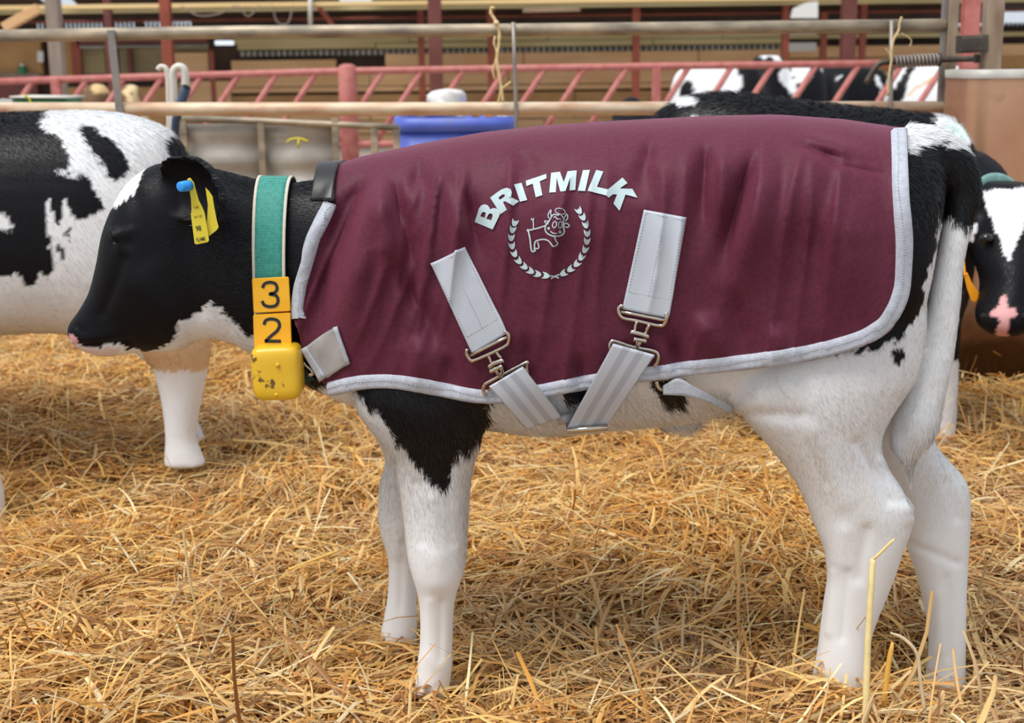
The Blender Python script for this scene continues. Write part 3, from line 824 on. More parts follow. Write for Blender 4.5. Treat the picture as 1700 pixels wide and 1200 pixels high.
def make_fur(body, parent, count, coat, flow, length, keepfn=None, width=0.0007, lift=0.45, name='fur', jit=0.35, maxl=None):
    me = body.data
    me.calc_loop_triangles()
    nt_ = len(me.loop_triangles)
    T = np.empty(nt_ * 3, np.int32); me.loop_triangles.foreach_get('vertices', T); T = T.reshape(-1, 3)
    V = np.empty(len(me.vertices) * 3); me.vertices.foreach_get('co', V); V = V.reshape(-1, 3)
    Nn = np.empty(len(me.vertices) * 3); me.vertex_normals.foreach_get('vector', Nn); Nn = Nn.reshape(-1, 3)
    ar = np.linalg.norm(np.cross(V[T[:, 1]] - V[T[:, 0]], V[T[:, 2]] - V[T[:, 0]]), axis=1)
    cen = V[T].mean(1); nrm = Nn[T].mean(1)
    w = ar * np.where(nrm[:, 1] > 0.35, 0.35, 1.0)
    if keepfn is not None:
        w = w * keepfn(cen, nrm)
    ti = rng.choice(nt_, count, p=w / w.sum())
    b = rng.random((count, 2)); sw = b.sum(1) > 1; b[sw] = 1 - b[sw]
    bc = np.stack([1 - b.sum(1), b[:, 0], b[:, 1]], -1)
    P = (V[T[ti]] * bc[..., None]).sum(1); Nv = (Nn[T[ti]] * bc[..., None]).sum(1)
    Nv /= np.linalg.norm(Nv, axis=1)[:, None]
    f = flow(P, Nv)
    f = f - Nv * (f * Nv).sum(1)[:, None]
    f /= np.linalg.norm(f, axis=1)[:, None] + 1e-9
    f = f + rng.normal(0, jit, f.shape) * 0.6
    f = f - Nv * (f * Nv).sum(1)[:, None]
    f /= np.linalg.norm(f, axis=1)[:, None] + 1e-9
    L = length(P) * rng.uniform(0.6, 1.25, count)
    up = lift * rng.uniform(0.4, 1.4, count)
    d1 = f + Nv * up[:, None]; d1 /= np.linalg.norm(d1, axis=1)[:, None]
    d2 = f + Nv * (up * 0.25)[:, None]; d2 /= np.linalg.norm(d2, axis=1)[:, None]
    side = np.cross(f, Nv)
    th = rng.normal(0, 0.5, count)
    side = side * np.cos(th)[:, None] + Nv * np.sin(th)[:, None]
    W = width * rng.uniform(0.7, 1.3, count) * np.clip(L / 0.012, 0.7, 1.5)
    r0 = P - Nv * 0.001
    m0 = r0 + d1 * (L * 0.5)[:, None]; t0 = m0 + d2 * (L * 0.5)[:, None]
    VV = np.stack([r0 - side * (W / 2)[:, None], r0 + side * (W / 2)[:, None],
                   m0 + side * (W * 0.4)[:, None], m0 - side * (W * 0.4)[:, None], t0], 1).reshape(-1, 3)
    base = np.arange(count) * 5
    loops = np.stack([base, base + 1, base + 2, base + 3, base + 3, base + 2, base + 4], -1).ravel()
    starts = (np.arange(count)[:, None] * 7 + np.array([0, 4])[None]).ravel()
    me3 = bpy.data.meshes.new(name)
    me3.vertices.add(len(VV)); me3.vertices.foreach_set('co', VV.ravel())
    me3.loops.add(len(loops)); me3.loops.foreach_set('vertex_index', loops.astype(np.int32))
    me3.polygons.add(len(starts)); me3.polygons.foreach_set('loop_start', starts.astype(np.int32))
    me3.update(calc_edges=True)
    me3.polygons.foreach_set('use_smooth', np.ones(len(starts), bool))
    nn = Nv + f * 0.12; nn /= np.linalg.norm(nn, axis=1)[:, None]
    me3.normals_split_custom_set_from_vertices(np.repeat(nn, 5, axis=0).tolist())
    cc = coat(P)
    dk = cc[:, :1] < 0.05
    cc = np.where(dk, cc, cc * 1.17) * rng.uniform(0.86, 1.06, (count, 1)) + dk * rng.random((count, 1)) ** 3 * np.array([0.016, 0.017, 0.022])  # random bluish lift on black strands paints in a sheen
    ca = me3.color_attributes.new('coat', 'FLOAT_COLOR', 'POINT')
    c4 = np.ones((len(VV), 4)); c4[:, :3] = np.repeat(np.clip(cc, 0, 1), 5, axis=0)
    ca.data.foreach_set('color', c4.ravel())
    me3.materials.append(M['fur'])
    o = bpy.data.objects.new(name, me3)
    return link(o, parent, kind='stuff')


def coat_from(polys, yplane_far=0.0, default=WHITE, jitter=4.0, seed=20, centre=None):
    """polys: list of (colour, polygon in side-view photo px). Both flanks carry the same pattern."""
    def f(P):
        Q = np.array(P, float)
        if centre is not None:
            yc = centre(Q)
            Q[:, 1] = yc - np.abs(Q[:, 1] - yc)
        x, y = side_px(Q)
        x = x + jitter * vnoise(x * 0.09, y * 0.09, seed) + jitter * 0.6 * vnoise(x * 0.3, y * 0.3, seed + 1)
        y = y + jitter * vnoise(x * 0.09 + 50, y * 0.09, seed + 2) + jitter * 0.9 * vnoise(x * 0.3 + 9, y * 0.3, seed + 3)
        c = np.tile(default, (len(Q), 1))
        for col, poly in polys:
            c[inpoly(x, y, poly)] = col
        wt = (c.min(1) > 0.5)[:, None]
        st = 0.5 + 0.5 * vnoise(x * 0.025, y * 0.02, seed + 7)[:, None] + 0.25 * vnoise(x * 0.08, y * 0.03, seed + 8)[:, None]
        c = np.where(wt, c * (1 - np.clip(st, 0, 1) * np.array([0.04, 0.06, 0.09])), c)
        return c
    return f


# ------------------------------------------------------------------ the calf in the jacket
calf = thing('calf', (0.35, 0, 0), 'black and white calf in a maroon jacket standing side on in front', 'calf')
mb = MB()
hd = [(118, 546, 127, 568, .020), (119, 534, 138, 579, .035), (134, 513, 174, 591, .043), (151, 481, 208, 588, .044), (165, 430, 236, 583, .054),
      (179, 368, 262, 583, .067), (214, 302, 300, 580, .075), (268, 270, 338, 562, .074), (330, 275, 385, 568, .066), (390, 289, 420, 586, .065),
      (440, 301, 450, 600, .069), (500, 302, 490, 622, .078), (560, 292, 535, 648, .096), (620, 278, 600, 672, .118), (700, 256, 690, 692, .14),
      (800, 242, 800, 704, .15), (900, 230, 900, 710, .158), (1000, 222, 1000, 702, .16), (1100, 217, 1100, 692, .16), (1200, 212, 1200, 676, .155),
      (1300, 210, 1300, 655, .15), (1400, 214, 1390, 625, .145), (1475, 219, 1455, 590, .132), (1520, 226, 1500, 540, .108), (1550, 246, 1524, 450, .072), (1568, 280, 1540, 370, .03)]
secs = []
for tx, ty_, bx, by, hw in hd:
    Y = float(YC((tx + bx) / 2))
    e = -0.12 if tx < 300 else (0.05 if tx < 560 else 0.12)
    secs.append(sec(tx, ty_, bx, by, Y, hw, 2.25, e))
mb.loft(secs, 5, 44)
# jowl and brow masses
mb.loft([sec(190, 385, 205, 425, -0.045, .012), sec(178, 375, 220, 432, -0.055, .022), sec(190, 385, 205, 425, -0.07, .008)], 4, 16)
mb.loft([sec(190, 385, 205, 425, 0.045, .012), sec(178, 375, 220, 432, 0.055, .022), sec(190, 385, 205, 425, 0.07, .008)], 4, 16)
NF = [(560, 600, 800, .05), (640, 585, 808, .062), (680, 594, 808, .062), (720, 622, 801, .056), (760, 652, 788, .05), (800, 662, 780, .046), (860, 670, 776, .043), (920, 676, 773, .041),
      (955, 684, 768, .038), (985, 693, 758, .031), (1020, 697, 753, .027), (1060, 697, 752, .026), (1100, 694, 750, .029), (1135, 689, 748, .032), (1168, 678, 744, .034)]
mb.loft(leg(NF, -0.09), 4, 28)
FFr = [(600, 610, 780, .05), (700, 618, 760, .05), (760, 640, 738, .045), (800, 632, 715, .04), (845, 628, 702, .037), (885, 632, 695, .035), (925, 644, 692, .03),
       (980, 644, 692, .026), (1020, 638, 692, .027), (1055, 631, 692, .031), (1080, 624, 690, .033)]
mb.loft(leg(FFr, 0.09), 4, 28)
NH = [(430, 1330, 1530, .05, -.10), (500, 1275, 1536, .072, -.115), (560, 1225, 1534, .078, -.12), (620, 1196, 1522, .078, -.125), (670, 1208, 1490, .07, -.13), (720, 1258, 1464, .06, -.13),
      (770, 1300, 1468, .05, -.13), (810, 1325, 1494, .045, -.13), (848, 1343, 1513, .042, -.13), (880, 1355, 1512, .038, -.13), (920, 1370, 1497, .035, -.13), (960, 1373, 1484, .031, -.13),
      (1000, 1367, 1468, .028, -.13), (1040, 1362, 1452, .027, -.13), (1080, 1357, 1442, .03, -.13), (1120, 1350, 1440, .033, -.13), (1170, 1338, 1436, .036, -.13)]
mb.loft(leg(NH, -0.13), 4, 30)
FH = [(450, 1360, 1535, .05), (560, 1330, 1548, .06), (640, 1345, 1550, .06), (700, 1390, 1545, .055), (740, 1425, 1555, .05), (790, 1455, 1598, .045), (820, 1472, 1609, .042), (870, 1492, 1610, .037),
      (912, 1506, 1608, .034), (965, 1524, 1605, .030), (1040, 1540, 1603, .027), (1100, 1541, 1602, .028), (1135, 1534, 1603, .032), (1160, 1528, 1604, .034)]
mb.loft(leg(FH, 0.0), 4, 28)
# tail
TL = [(1500, 250, 40, -.06), (1545, 252, 40, -.06), (1580, 275, 36, -.062), (1597, 315, 30, -.066), (1592, 360, 24, -.075), (1577, 430, 23, -.085), (1566, 510, 26, -.09), (1554, 580, 29, -.095),
      (1538, 645, 32, -.10), (1520, 700, 37, -.105), (1507, 740, 28, -.105), (1510, 772, 9, -.10), (1512, 800, 5, -.10)]
tp = curve_pts([np.concatenate([at(x, y, Y), [r * 1.02 / 1180.0]]) for x, y, r, Y in TL], 6)
mb.tube(tp[:, :3], np.maximum(tp[:, 3], 0.005), 18)
# ears (near, far mirrored)
def ear(sgn):
    rows_ = curve_pts([(268, 296, 288, 345, -.050, .012), (268, 268, 300, 364, -.072, .030), (296, 257, 318, 376, -.095, .040), (328, 266, 338, 380, -.117, .036), (352, 294, 352, 377, -.134, .024), (364, 333, 362, 364, -.146, .010)], 5)
    n = 14
    V = []
    bd = np.array([0.5, 0.85, 0.0])
    for tx, ty_, bx, by, Y, dep in rows_:
        A, B = at(tx, ty_, Y), at(bx, by, Y)
        c, a_ = (A + B) / 2, (A - B) / 2
        ring_ = []
        for k in range(n):
            th = math.pi * k / (n - 1)
            ring_.append(c + a_ * math.cos(th) + bd * (dep * math.sin(th) + 0.004))
        for k in range(n):
            th = math.pi * (n - 1 - k) / (n - 1)
            ring_.append(c + a_ * 0.97 * math.cos(th) + bd * (dep * math.sin(th) - 0.010))
        V += ring_
    m = len(rows_); q = 2 * n
    V = np.array(V)
    if sgn > 0:
        V[:, 1] *= -1; V[:, 2] -= 0.05; V[:, 0] -= 0.04
    Fc = [[i * q + k, i * q + (k + 1) % q, (i + 1) * q + (k + 1) % q, (i + 1) * q + k] for i in range(m - 1) for k in range(q)]
    Fc += [list(range(q))[::-1], [(m - 1) * q + k for k in range(q)]]
    mb.add(V, Fc)
ear(-1)
ear(1)
# navel tuft
mb.loft([sec(1040, 640, 1180, 640, -.03, .05), sec(1050, 680, 1175, 680, -.03, .035), sec(1090, 706, 1150, 706, -.03, .018)], 4, 20)

CALF_POLY = [
    (BLACK, [(90, 220), (560, 220), (620, 600), (500, 660), (432, 605), (428, 562), (395, 545), (370, 520), (352, 500), (343, 493), (335, 520), (310, 527), (293, 536), (296, 552), (285, 565), (268, 577),
             (240, 586), (214, 580), (197, 566), (175, 572), (160, 577), (140, 578), (127, 571), (90, 560)]),
    (WHITE, [(184, 352), (190, 325), (203, 302), (222, 278), (238, 282), (231, 300), (222, 316), (208, 328), (196, 345)]),
    (PINK, [(105, 555), (124, 553), (130, 569), (118, 574)]),
    (np.array(srgb(226, 206, 202)[:3]), [(120, 573), (160, 578), (200, 578), (190, 600), (130, 600)]),
    (BLACK, [(570, 600), (830, 600), (813, 668), (808, 705), (797, 728), (790, 742), (782, 738), (776, 752), (765, 742), (756, 756), (748, 768), (744, 785), (749, 800), (735, 814), (722, 803), (705, 788),
             (685, 765), (668, 745), (655, 732), (640, 705), (625, 685), (605, 668), (592, 652)]),
    (BLACK, [(600, 240), (1500, 200), (1500, 560), (1450, 580), (1100, 605), (990, 664), (935, 667), (925, 635), (800, 640), (600, 640)]),
    (BLACK, [(1075, 630), (1142, 630), (1132, 672), (1105, 670), (1088, 652)]),
    (BLACK, [(1480, 254), (1530, 244), (1562, 238), (1640, 260), (1640, 376), (1608, 374), (1600, 386), (1592, 366), (1584, 378), (1576, 358), (1568, 366), (1560, 350), (1557, 385), (1549, 430), (1537, 470), (1531, 500), (1519, 535), (1490, 562), (1455, 580), (1450, 540)]),
    (WHITE, [(1495, 195), (1560, 195), (1568, 236), (1535, 243), (1512, 250), (1500, 258)]),
    (BLACK, [(1482, 578), (1494, 574), (1502, 596), (1490, 604), (1480, 596)]),
    (HOOF, [(600, 1158), (760, 1158), (760, 1250), (600, 1250)]),
]
calf_centre = lambda Q: YC(850 + (Q[:, 0]) * FPX / 2.0)
calf_coat = coat_from(CALF_POLY, jitter=5.0, seed=20, centre=calf_centre)
# muscle, tendon and bone relief on the visible side: (x0,y0,x1,y1, width px, amount m, nearest and farthest depth)
CARVE = [(733, 1000, 731, 1095, 6, -.0028, -.2, -.05), (712, 1000, 710, 1090, 7, .002, -.2, -.05), (725, 935, 728, 965, 18, .004, -.2, -.05), (715, 830, 722, 915, 16, .0025, -.2, -.05),
         (690, 800, 700, 900, 8, -.0025, -.2, -.05), (745, 770, 752, 900, 9, -.002, -.2, -.05), (693, 1100, 748, 1102, 12, .0012, -.2, -.05),
         (668, 900, 664, 1010, 6, -.0025, .03, .2), (660, 880, 662, 915, 14, .003, .03, .2),
         (1425, 735, 1478, 830, 9, -.0045, -.25, -.06), (1462, 765, 1506, 845, 8, .003, -.25, -.06), (1500, 845, 1508, 862, 10, .004, -.25, -.06), (1400, 885, 1392, 930, 16, .004, -.25, -.06),
         (1440, 880, 1425, 960, 10, -.0035, -.25, -.06), (1385, 950, 1376, 1050, 7, .003, -.25, -.06), (1408, 950, 1398, 1060, 6, -.003, -.25, -.06), (1225, 690, 1330, 690, 13, -.004, -.25, -.06),
         (1270, 650, 1300, 640, 22, .004, -.25, -.06), (1350, 720, 1400, 830, 18, .003, -.25, -.06), (1320, 700, 1370, 800, 9, -.002, -.25, -.06),
         (1575, 800, 1590, 860, 9, -.003, -.06, .1), (1515, 905, 1590, 935, 7, -.0025, -.06, .1), (1572, 960, 1575, 1090, 6, -.002, -.06, .1), (1560, 985, 1560, 1080, 8, .002, -.06, .1),
         (190, 404, 215, 405, 7, -.003, -.2, -.03), (196, 388, 218, 384, 7, .003, -.2, -.03), (205, 430, 170, 520, 10, -.004, -.2, -.02), (240, 470, 290, 540, 26, .007, -.2, -.02),
         (136, 573, 215, 566, 4, -.003, -.2, 0.0), (150, 560, 185, 556, 12, .003, -.2, 0.0), (128, 541, 138, 552, 4, -.004, -.2, 0.0), (300, 400, 330, 520, 14, -.004, -.2, -.02), (225, 330, 250, 420, 16, -.003, -.2, -.02)]
calf_body = make_body('body', mb, calf, 0.0050, 5, calf_coat, CARVE, calf_centre)

# jacket outline in the side view (also tells where no fur is needed)
FX = ([0, .15, .3, .5, .63, .79, .92, 1.0], [560, 542, 514, 491, 486, 503, 530, 556])
RX = ([0, .25, .5, .7, .8, .9, 1.0], [1505, 1508, 1514, 1511, 1500, 1479, 1440])
TX = ([470, 560, 600, 700, 800, 900, 1000, 1100, 1200, 1300, 1400, 1480, 1520], [284, 275, 262, 241, 223, 212, 205, 200, 195, 193, 200, 212, 216])
HX = ([470, 530, 560, 600, 650, 700, 750, 800, 850, 900, 950, 1000, 1050, 1100, 1150, 1200, 1250, 1300, 1350, 1400, 1440, 1480, 1520],
      [655, 656, 655, 645, 644, 650, 662, 670, 668, 660, 650, 641, 634, 630, 622, 617, 612, 605, 597, 585, 572, 586, 590])
JT = lambda x: np.interp(x, *TX)
JH = lambda x: np.interp(x, *HX)
vv = np.linspace(0, 1, 40)
def jxy(u, v):
    x = np.interp(v, *FX) * (1 - u) + np.interp(v, *RX) * u
    return x, JT(x) + (JH(x) - JT(x)) * v
OUT_F = [jxy(0.0, v) for v in vv]
OUT_H = [jxy(u, 1.0) for u in np.linspace(0, 1, 90)]
OUT_R = [jxy(1.0, v) for v in vv[::-1]]
OUTLINE = [(float(a), float(b)) for a, b in OUT_F + OUT_H + OUT_R]
_cx, _cy = 1000.0, 420.0
INNER = [(_cx + (x - _cx) * 0.965, _cy + (y - _cy) * 0.93) for x, y in OUTLINE]


def calf_keep(C, N):
    Q = C.copy(); yc = calf_centre(Q); Q[:, 1] = yc - np.abs(Q[:, 1] - yc)
    x, y = side_px(Q)
    k = np.where(inpoly(x, y, INNER + [(1400, 150), (700, 180)]) | ((y < JT(x) + 60) & (x > 575) & (x < 1495)), 0.0, 1.0)
    k *= np.where((x > 420) & (x < 488) & (y < 600), 0.15, 1.0)
    k *= np.where(y > 1140, 0.05, 1.0)
    return k


def calf_flow(P, N):
    x, y = side_px(P)
    f = np.tile(np.array([0.55, 0.0, -0.85]), (len(P), 1))
    f[x < 330] = (0.8, 0, 0.15)
    f[(x >= 330) & (x < 560)] = (0.9, 0, -0.35)
    f[(y > 720)] = (0.12, 0, -1.0)
    f[(y > 640) & (x > 800) & (x < 1230) & (y < 760)] = (0.4, 0, -0.9)
    f[(x > 1495) & (y < 260)] = (0.95, 0, -0.2)
    f[(x > 1500) & (y > 330) & (y < 830)] = (0.0, -0.05, -1.0)
    return f


def calf_len(P):
    x, y = side_px(P)
    sm = lambda a, b, v: np.clip((v - a) / (b - a), 0, 1)
    l = np.full(len(P), 0.0085)
    l = np.where(x < 600, 0.0052 + 0.0075 * sm(200, 440, x), l)
    l = np.where(y > 640, 0.0095 - 0.0055 * sm(760, 1000, y), l)
    l = l + 0.005 * sm(560, 600, x) * (1 - sm(800, 840, x)) * sm(630, 660, y) * (1 - sm(760, 960, y))
    l = l + 0.022 * sm(800, 860, x) * (1 - sm(1170, 1240, x)) * sm(640, 670, y) * (1 - sm(740, 800, y))
    l = l + 0.007 * sm(745, 775, x) * (1 - sm(800, 830, x)) * sm(690, 730, y) * (1 - sm(930, 990, y))
    l = np.where((x > 1480) & (y < 380), 0.014, l)
    l = np.where((x > 1500) & (y > 370) & (y < 830) & (x < 1602) & (P[:, 1] > -0.15) & (P[:, 1] < np.where(y > 600, -0.064, -0.035)), 0.010 + 0.008 * sm(640, 740, y), l)
    l[(x < 135)] = 0.0015
    return l


make_fur(calf_body, calf, 330000, calf_coat, calf_flow, calf_len, calf_keep, 0.00056, 0.27, jit=0.3)
for sg in (-1, 1):
    c = at(198, 404, -0.0605); c[1] *= -sg
    V = lump('eye', c[0], c[1], c[2], .009, .009, .006, M['eye'], 1, 0.0, parent=calf)
# nostril
for sg in (-1, 1):
    c = at(127, 546, -0.030); c[1] *= -sg
    lump('nostril', c[0], c[1], c[2], .006, .005, .007, M['hole'], 1, 0.0, parent=calf)

# ------------------------------------------------------------------ spotted calf on the left
YL = 1.2
lc = thing('calf', (at(60, 700, YL)[0], YL, 0), 'black and white spotted calf standing at the left behind the front calf', 'calf')
mb = MB()
ls = [(-900, 250, -880, 330, .03), (-850, 180, -840, 345, .06), (-760, 140, -740, 350, .08), (-680, 130, -640, 390, .09), (-590, 160, -560, 440, .11), (-520, 205, -500, 500, .16), (-400, 200, -400, 540, .2),
      (-250, 195, -250, 555, .23), (-100, 190, -100, 558, .24), (0, 188, 0, 552, .24), (100, 185, 100, 548, .23), (180, 187, 180, 560, .22), (250, 203, 250, 575, .19), (292, 232, 300, 580, .15), (325, 300, 330, 540, .09)]
mb.loft([sec(a, b, c, d, YL, h, 2.3, 0.1) for a, b, c, d, h in ls], 5, 40)
hl = [(450, 180, 335, .08), (520, 195, 345, .085), (570, 215, 350, .075), (605, 250, 346, .055), (640, 262, 340, .042), (680, 270, 332, .035), (720, 274, 326, .032), (745, 274, 332, .036), (772, 272, 344, .042)]
mb.loft(leg(hl, YL - 0.12), 4, 24)
mb.loft(leg([(y - 40 if y > 600 else y, a + 12, b - 2, h) for y, a, b, h in hl], YL + 0.12), 4, 24)
fl = [(450, -170, 0, .07), (540, -150, -25, .06), (620, -120, -35, .045), (700, -95, -25, .038), (760, -80, -8, .035), (810, -72, 5, .036), (850, -72, 8, .042), (868, -76, 6, .045)]
mb.loft(leg([(y, a, b, h, 0.80 + 0.3 * max(0, (700 - y) / 250)) for y, a, b, h in fl], 0.9), 4, 24)
mb.loft(leg([(y - 90 if y > 540 else y, a - 90, b - 90, h) for y, a, b, h in fl], YL + 0.1), 4, 24)
LP = [(BLACK, [(-400, 150), (-150, 150), (40, 150), (68, 186), (62, 212), (95, 225), (113, 255), (113, 285), (122, 293), (140, 290), (155, 305), (172, 345), (150, 360), (128, 365), (115, 340), (108, 330), (97, 378), (88, 352),
              (82, 330), (75, 340), (78, 380), (86, 425), (90, 452), (78, 460), (65, 455), (55, 477), (40, 466), (28, 450), (0, 460), (-60, 470), (-200, 460)]),
      (WHITE, [(88, 274), (100, 276), (118, 290), (124, 300), (108, 290)]), (WHITE, [(-10, 355), (15, 360), (22, 380), (10, 388), (-10, 375)]),
      (BLACK, [(133, 207), (155, 209), (185, 233), (208, 255), (213, 285), (200, 300), (188, 299), (170, 275), (150, 245), (135, 225)]),
      (BLACK, [(272, 232), (290, 222), (330, 240), (345, 300), (310, 300), (298, 268), (280, 258)]), (BLACK, [(90, 398), (105, 413), (108, 432), (98, 427)]),
      (BLACK, [(110, 376), (117, 385), (115, 400), (108, 392)]),
      (TAN, [(225, 560), (365, 560), (360, 612), (320, 618), (250, 615)]), (BLACK, [(-1000, 0), (-560, 0), (-560, 480), (-1000, 480)])]  # tan patch atop the hind leg is shade painted into the coat
lcoat = coat_from(LP, jitter=3.5, seed=40, centre=lambda Q: np.full(len(Q), YL))
lb = make_body('body', mb, lc, 0.0085, 4, lcoat)
make_fur(lb, lc, 90000, lcoat, lambda P, N: np.tile(np.array([0.5, 0, -0.8]), (len(P), 1)),
         lambda P: np.where(P[:, 2] > 0.68, 0.020, np.where(P[:, 2] < 0.25, 0.007, 0.011)),
         lambda C, N: np.where(side_px(C)[0] > -250, 1.0, 0.1), 0.0008, 0.35)

# ------------------------------------------------------------------ black calf on the right, head turned to the camera
YR = 1.42
rc = thing('calf', (at(1350, 700, YR)[0], YR, 0), 'mostly black calf behind the jacketed one, white blazed face turned to camera', 'calf')
mb = MB()
rs = [(1083, 205, 1090, 300, .03), (1098, 183, 1100, 420, .09), (1135, 163, 1135, 520, .14), (1200, 153, 1200, 570, .17), (1300, 163, 1300, 590, .18), (1400, 175, 1400, 595, .18), (1490, 184, 1490, 590, .165),
      (1560, 192, 1560, 570, .14)]
S = [sec(a, b, c, d, YR, h, 2.3, 0.1) for a, b, c, d, h in rs]
S += [sec(1594, 208, 1592, 520, YR - .02, .11), sec(1612, 242, 1606, 470, YR - .06, .08)]
mb.loft(S, 5, 36)
nk = curve_pts([np.concatenate([at(x, y, Y), [r]]) for x, y, Y, r in [(1560, 330, YR, .13), (1604, 322, YR - .05, .105), (1634, 350, YR - .14, .078), (1656, 368, YR - .22, .068), (1670, 378, YR - .30, .062)]], 5)
mb.tube(nk[:, :3], nk[:, 3], 24)
YHd = YR - 0.36
hs = [(303, 1645, 1702, .05, .10), (318, 1632, 1716, .075, .08), (350, 1624, 1726, .09, .05), (390, 1618, 1732, .092, .02), (430, 1622, 1728, .088, -.02), (465, 1632, 1716, .075, -.05), (495, 1630, 1712, .066, -.075),
      (520, 1623, 1716, .06, -.095), (542, 1628, 1712, .048, -.10), (556, 1645, 1694, .022, -.095)]
hs_s = []
for y, xl_, xr2, dep, dy in hs:
    Yc0 = YHd + dy + dep * 0.35
    A_, B_ = at(xl_, y, Yc0), at(xr2, y, Yc0)
    hs_s.append(((A_ + B_) / 2, np.array([0, -dep, 0.0]), (B_ - A_) / 2, 2.3, 0.1))
mb.loft(hs_s, 5, 32)
def leaf(pts):
    return [((at(a, b, Y) + at(c, d, Y)) / 2, (at(a, b, Y) - at(c, d, Y)) / 2, np.array([0, th, 0.0]), 2.0, 0) for a, b, c, d, Y, th in pts]
mb.loft(leaf([(1640, 350, 1640, 392, YHd + .06, .02), (1615, 354, 1612, 408, YHd + .06, .018), (1585, 360, 1588, 412, YHd + .06, .015), (1562, 372, 1566, 402, YHd + .06, .012), (1552, 374, 1553, 384, YHd + .06, .009)]), 4, 18)
mb.loft(leaf([(1705, 345, 1705, 385, YHd + .06, .02), (1735, 345, 1738, 398, YHd + .06, .018), (1762, 350, 1760, 402, YHd + .06, .015), (1785, 362, 1782, 392, YHd + .06, .012), (1796, 374, 1796, 384, YHd + .06, .009)]), 4, 18)
fr = [(480, 1500, 1600, .06), (560, 1535, 1592, .045), (620, 1542, 1590, .035), (680, 1548, 1588, .028), (715, 1548, 1586, .028), (738, 1540, 1584, .033)]
mb.loft(leg(fr, YR - 0.12), 4, 20)
mb.loft(leg([(y - 20, a + 2, b - 8, h) for y, a, b, h in fr], YR + 0.1), 4, 20)
hr = [(480, 1180, 1330, .07), (580, 1240, 1330, .055), (640, 1280, 1340, .035), (690, 1290, 1335, .03), (735, 1284, 1336, .033)]
mb.loft(leg(hr, YR - 0.12), 4, 20)
mb.loft(leg([(y - 20, a, b, h) for y, a, b, h in hr], YR + 0.1), 4, 20)
PALE_TEAL = WHITE * 0.65 + TEAL * 0.35
RP = [(BLACK, [(1000, 100), (1800, 100), (1800, 600), (1000, 600)]),
      (WHITE, [(1115, 168), (1135, 155), (1160, 162), (1158, 175), (1130, 178)]), (WHITE, [(1145, 190), (1160, 190), (1160, 200), (1148, 200)]),
      (WHITE, [(1556, 170), (1590, 180), (1618, 222), (1612, 240), (1590, 238), (1570, 226), (1555, 210)]), (PALE_TEAL, [(1570, 205), (1595, 202), (1612, 225), (1595, 234)]),
      (WHITE, [(1634, 316), (1660, 312), (1708, 312), (1712, 330), (1700, 375), (1684, 420), (1676, 436), (1668, 425), (1662, 400), (1648, 372), (1636, 345)]),
      (PALE_TEAL, [(1648, 335), (1672, 338), (1668, 352), (1662, 375), (1652, 362)]),
      (PINK, [(1659, 490), (1668, 488), (1673, 505), (1688, 516), (1688, 524), (1674, 530), (1676, 560), (1655, 560), (1660, 530), (1645, 524), (1648, 517), (1658, 510)]),
      (WHITE, [(1548, 376), (1600, 370), (1624, 374), (1614, 402), (1590, 398), (1560, 404)])]
rcoat = coat_from(RP, jitter=2.6, seed=60)
rb = make_body('body', mb, rc, 0.0075, 3, rcoat)
def rflow(P, N):
    x, y = side_px(P)
    f = np.tile(np.array([-0.6, 0, -0.5]), (len(P), 1))
    f[x > 1615] = (0, 0.3, 1.0)
    f[(x > 1540) & (x < 1622) & (y > 345) & (y < 410)] = (-0.9, 0, -0.4)
    return f
make_fur(rb, rc, 70000, rcoat, rflow, lambda P: np.where(side_px(P)[0] > 1615, 0.009, np.where(P[:, 2] > 0.62, 0.024, 0.012)),
         lambda C, N: np.where(N[:, 1] < 0.5, 1.0, 0.3), 0.0008, 0.5)
for x in (1638, 1712):
    c = at(x, 396, YHd - 0.015)
    lump('eye', c[0], c[1], c[2], .014, .012, .012, M['eye'], 1, 0.0, parent=rc)
for x in (1634, 1700):
    c = at(x, 525, YHd - 0.128)
    lump('nostril', c[0], c[1], c[2], .009, .008, .007, M['hole'], 1, 0.0, parent=rc)

# ------------------------------------------------------------------ cattle beyond the feed barrier
def far_cow(label, torso, heads, polys, Y, default, seed, name='cow', voxel=0.03):
    o = thing(name, (at(torso[0][0], 140, Y)[0], Y, 0), label, 'cow', 'cattle behind the red feed barrier')
    m = MB()
    m.loft([sec(a, b, c, d, Y, h, 2.3, 0.1) for a, b, c, d, h in torso], 4, 24)
    for hd_ in heads:
        S_ = []
        for y, a, b, dep, dy in hd_:
            A_, B_ = at(a, y, Y + dy), at(b, y, Y + dy)
            S_.append(((A_ + B_) / 2, np.array([0, -dep, 0.0]), (B_ - A_) / 2, 2.2, 0))
        m.loft(S_, 4, 20)
    xs = (torso[1][0], torso[-2][0])
    for x in xs:
        for dy in (-0.2, 0.2):
            c = at(x, 200, Y + dy)
            m.tube([(c[0], c[1], c[2]), (c[0], c[1], 0.25), (c[0], c[1], 0.0)], [.11, .07, .07], 12)
    bdy = make_body('body', m, o, voxel, 3, coat_from(polys, default=default, jitter=2.0, seed=seed))
    return o
W_, K_ = WHITE, BLACK
far_cow('white cow with black patches beyond the barrier, left of the cow heads', [(1112, 150, 1112, 200, .05), (1125, 118, 1125, 300, .2), (1160, 106, 1160, 320, .3), (1210, 103, 1210, 320, .3), (1250, 105, 1250, 310, .28), (1268, 125, 1268, 260, .1)], [],
        [(K_, [(1128, 152), (1138, 132), (1150, 136), (1153, 150), (1140, 165), (1128, 165)]), (K_, [(1222, 100), (1300, 100), (1300, 200), (1222, 170), (1232, 140)])], 9.4, W_, 70)
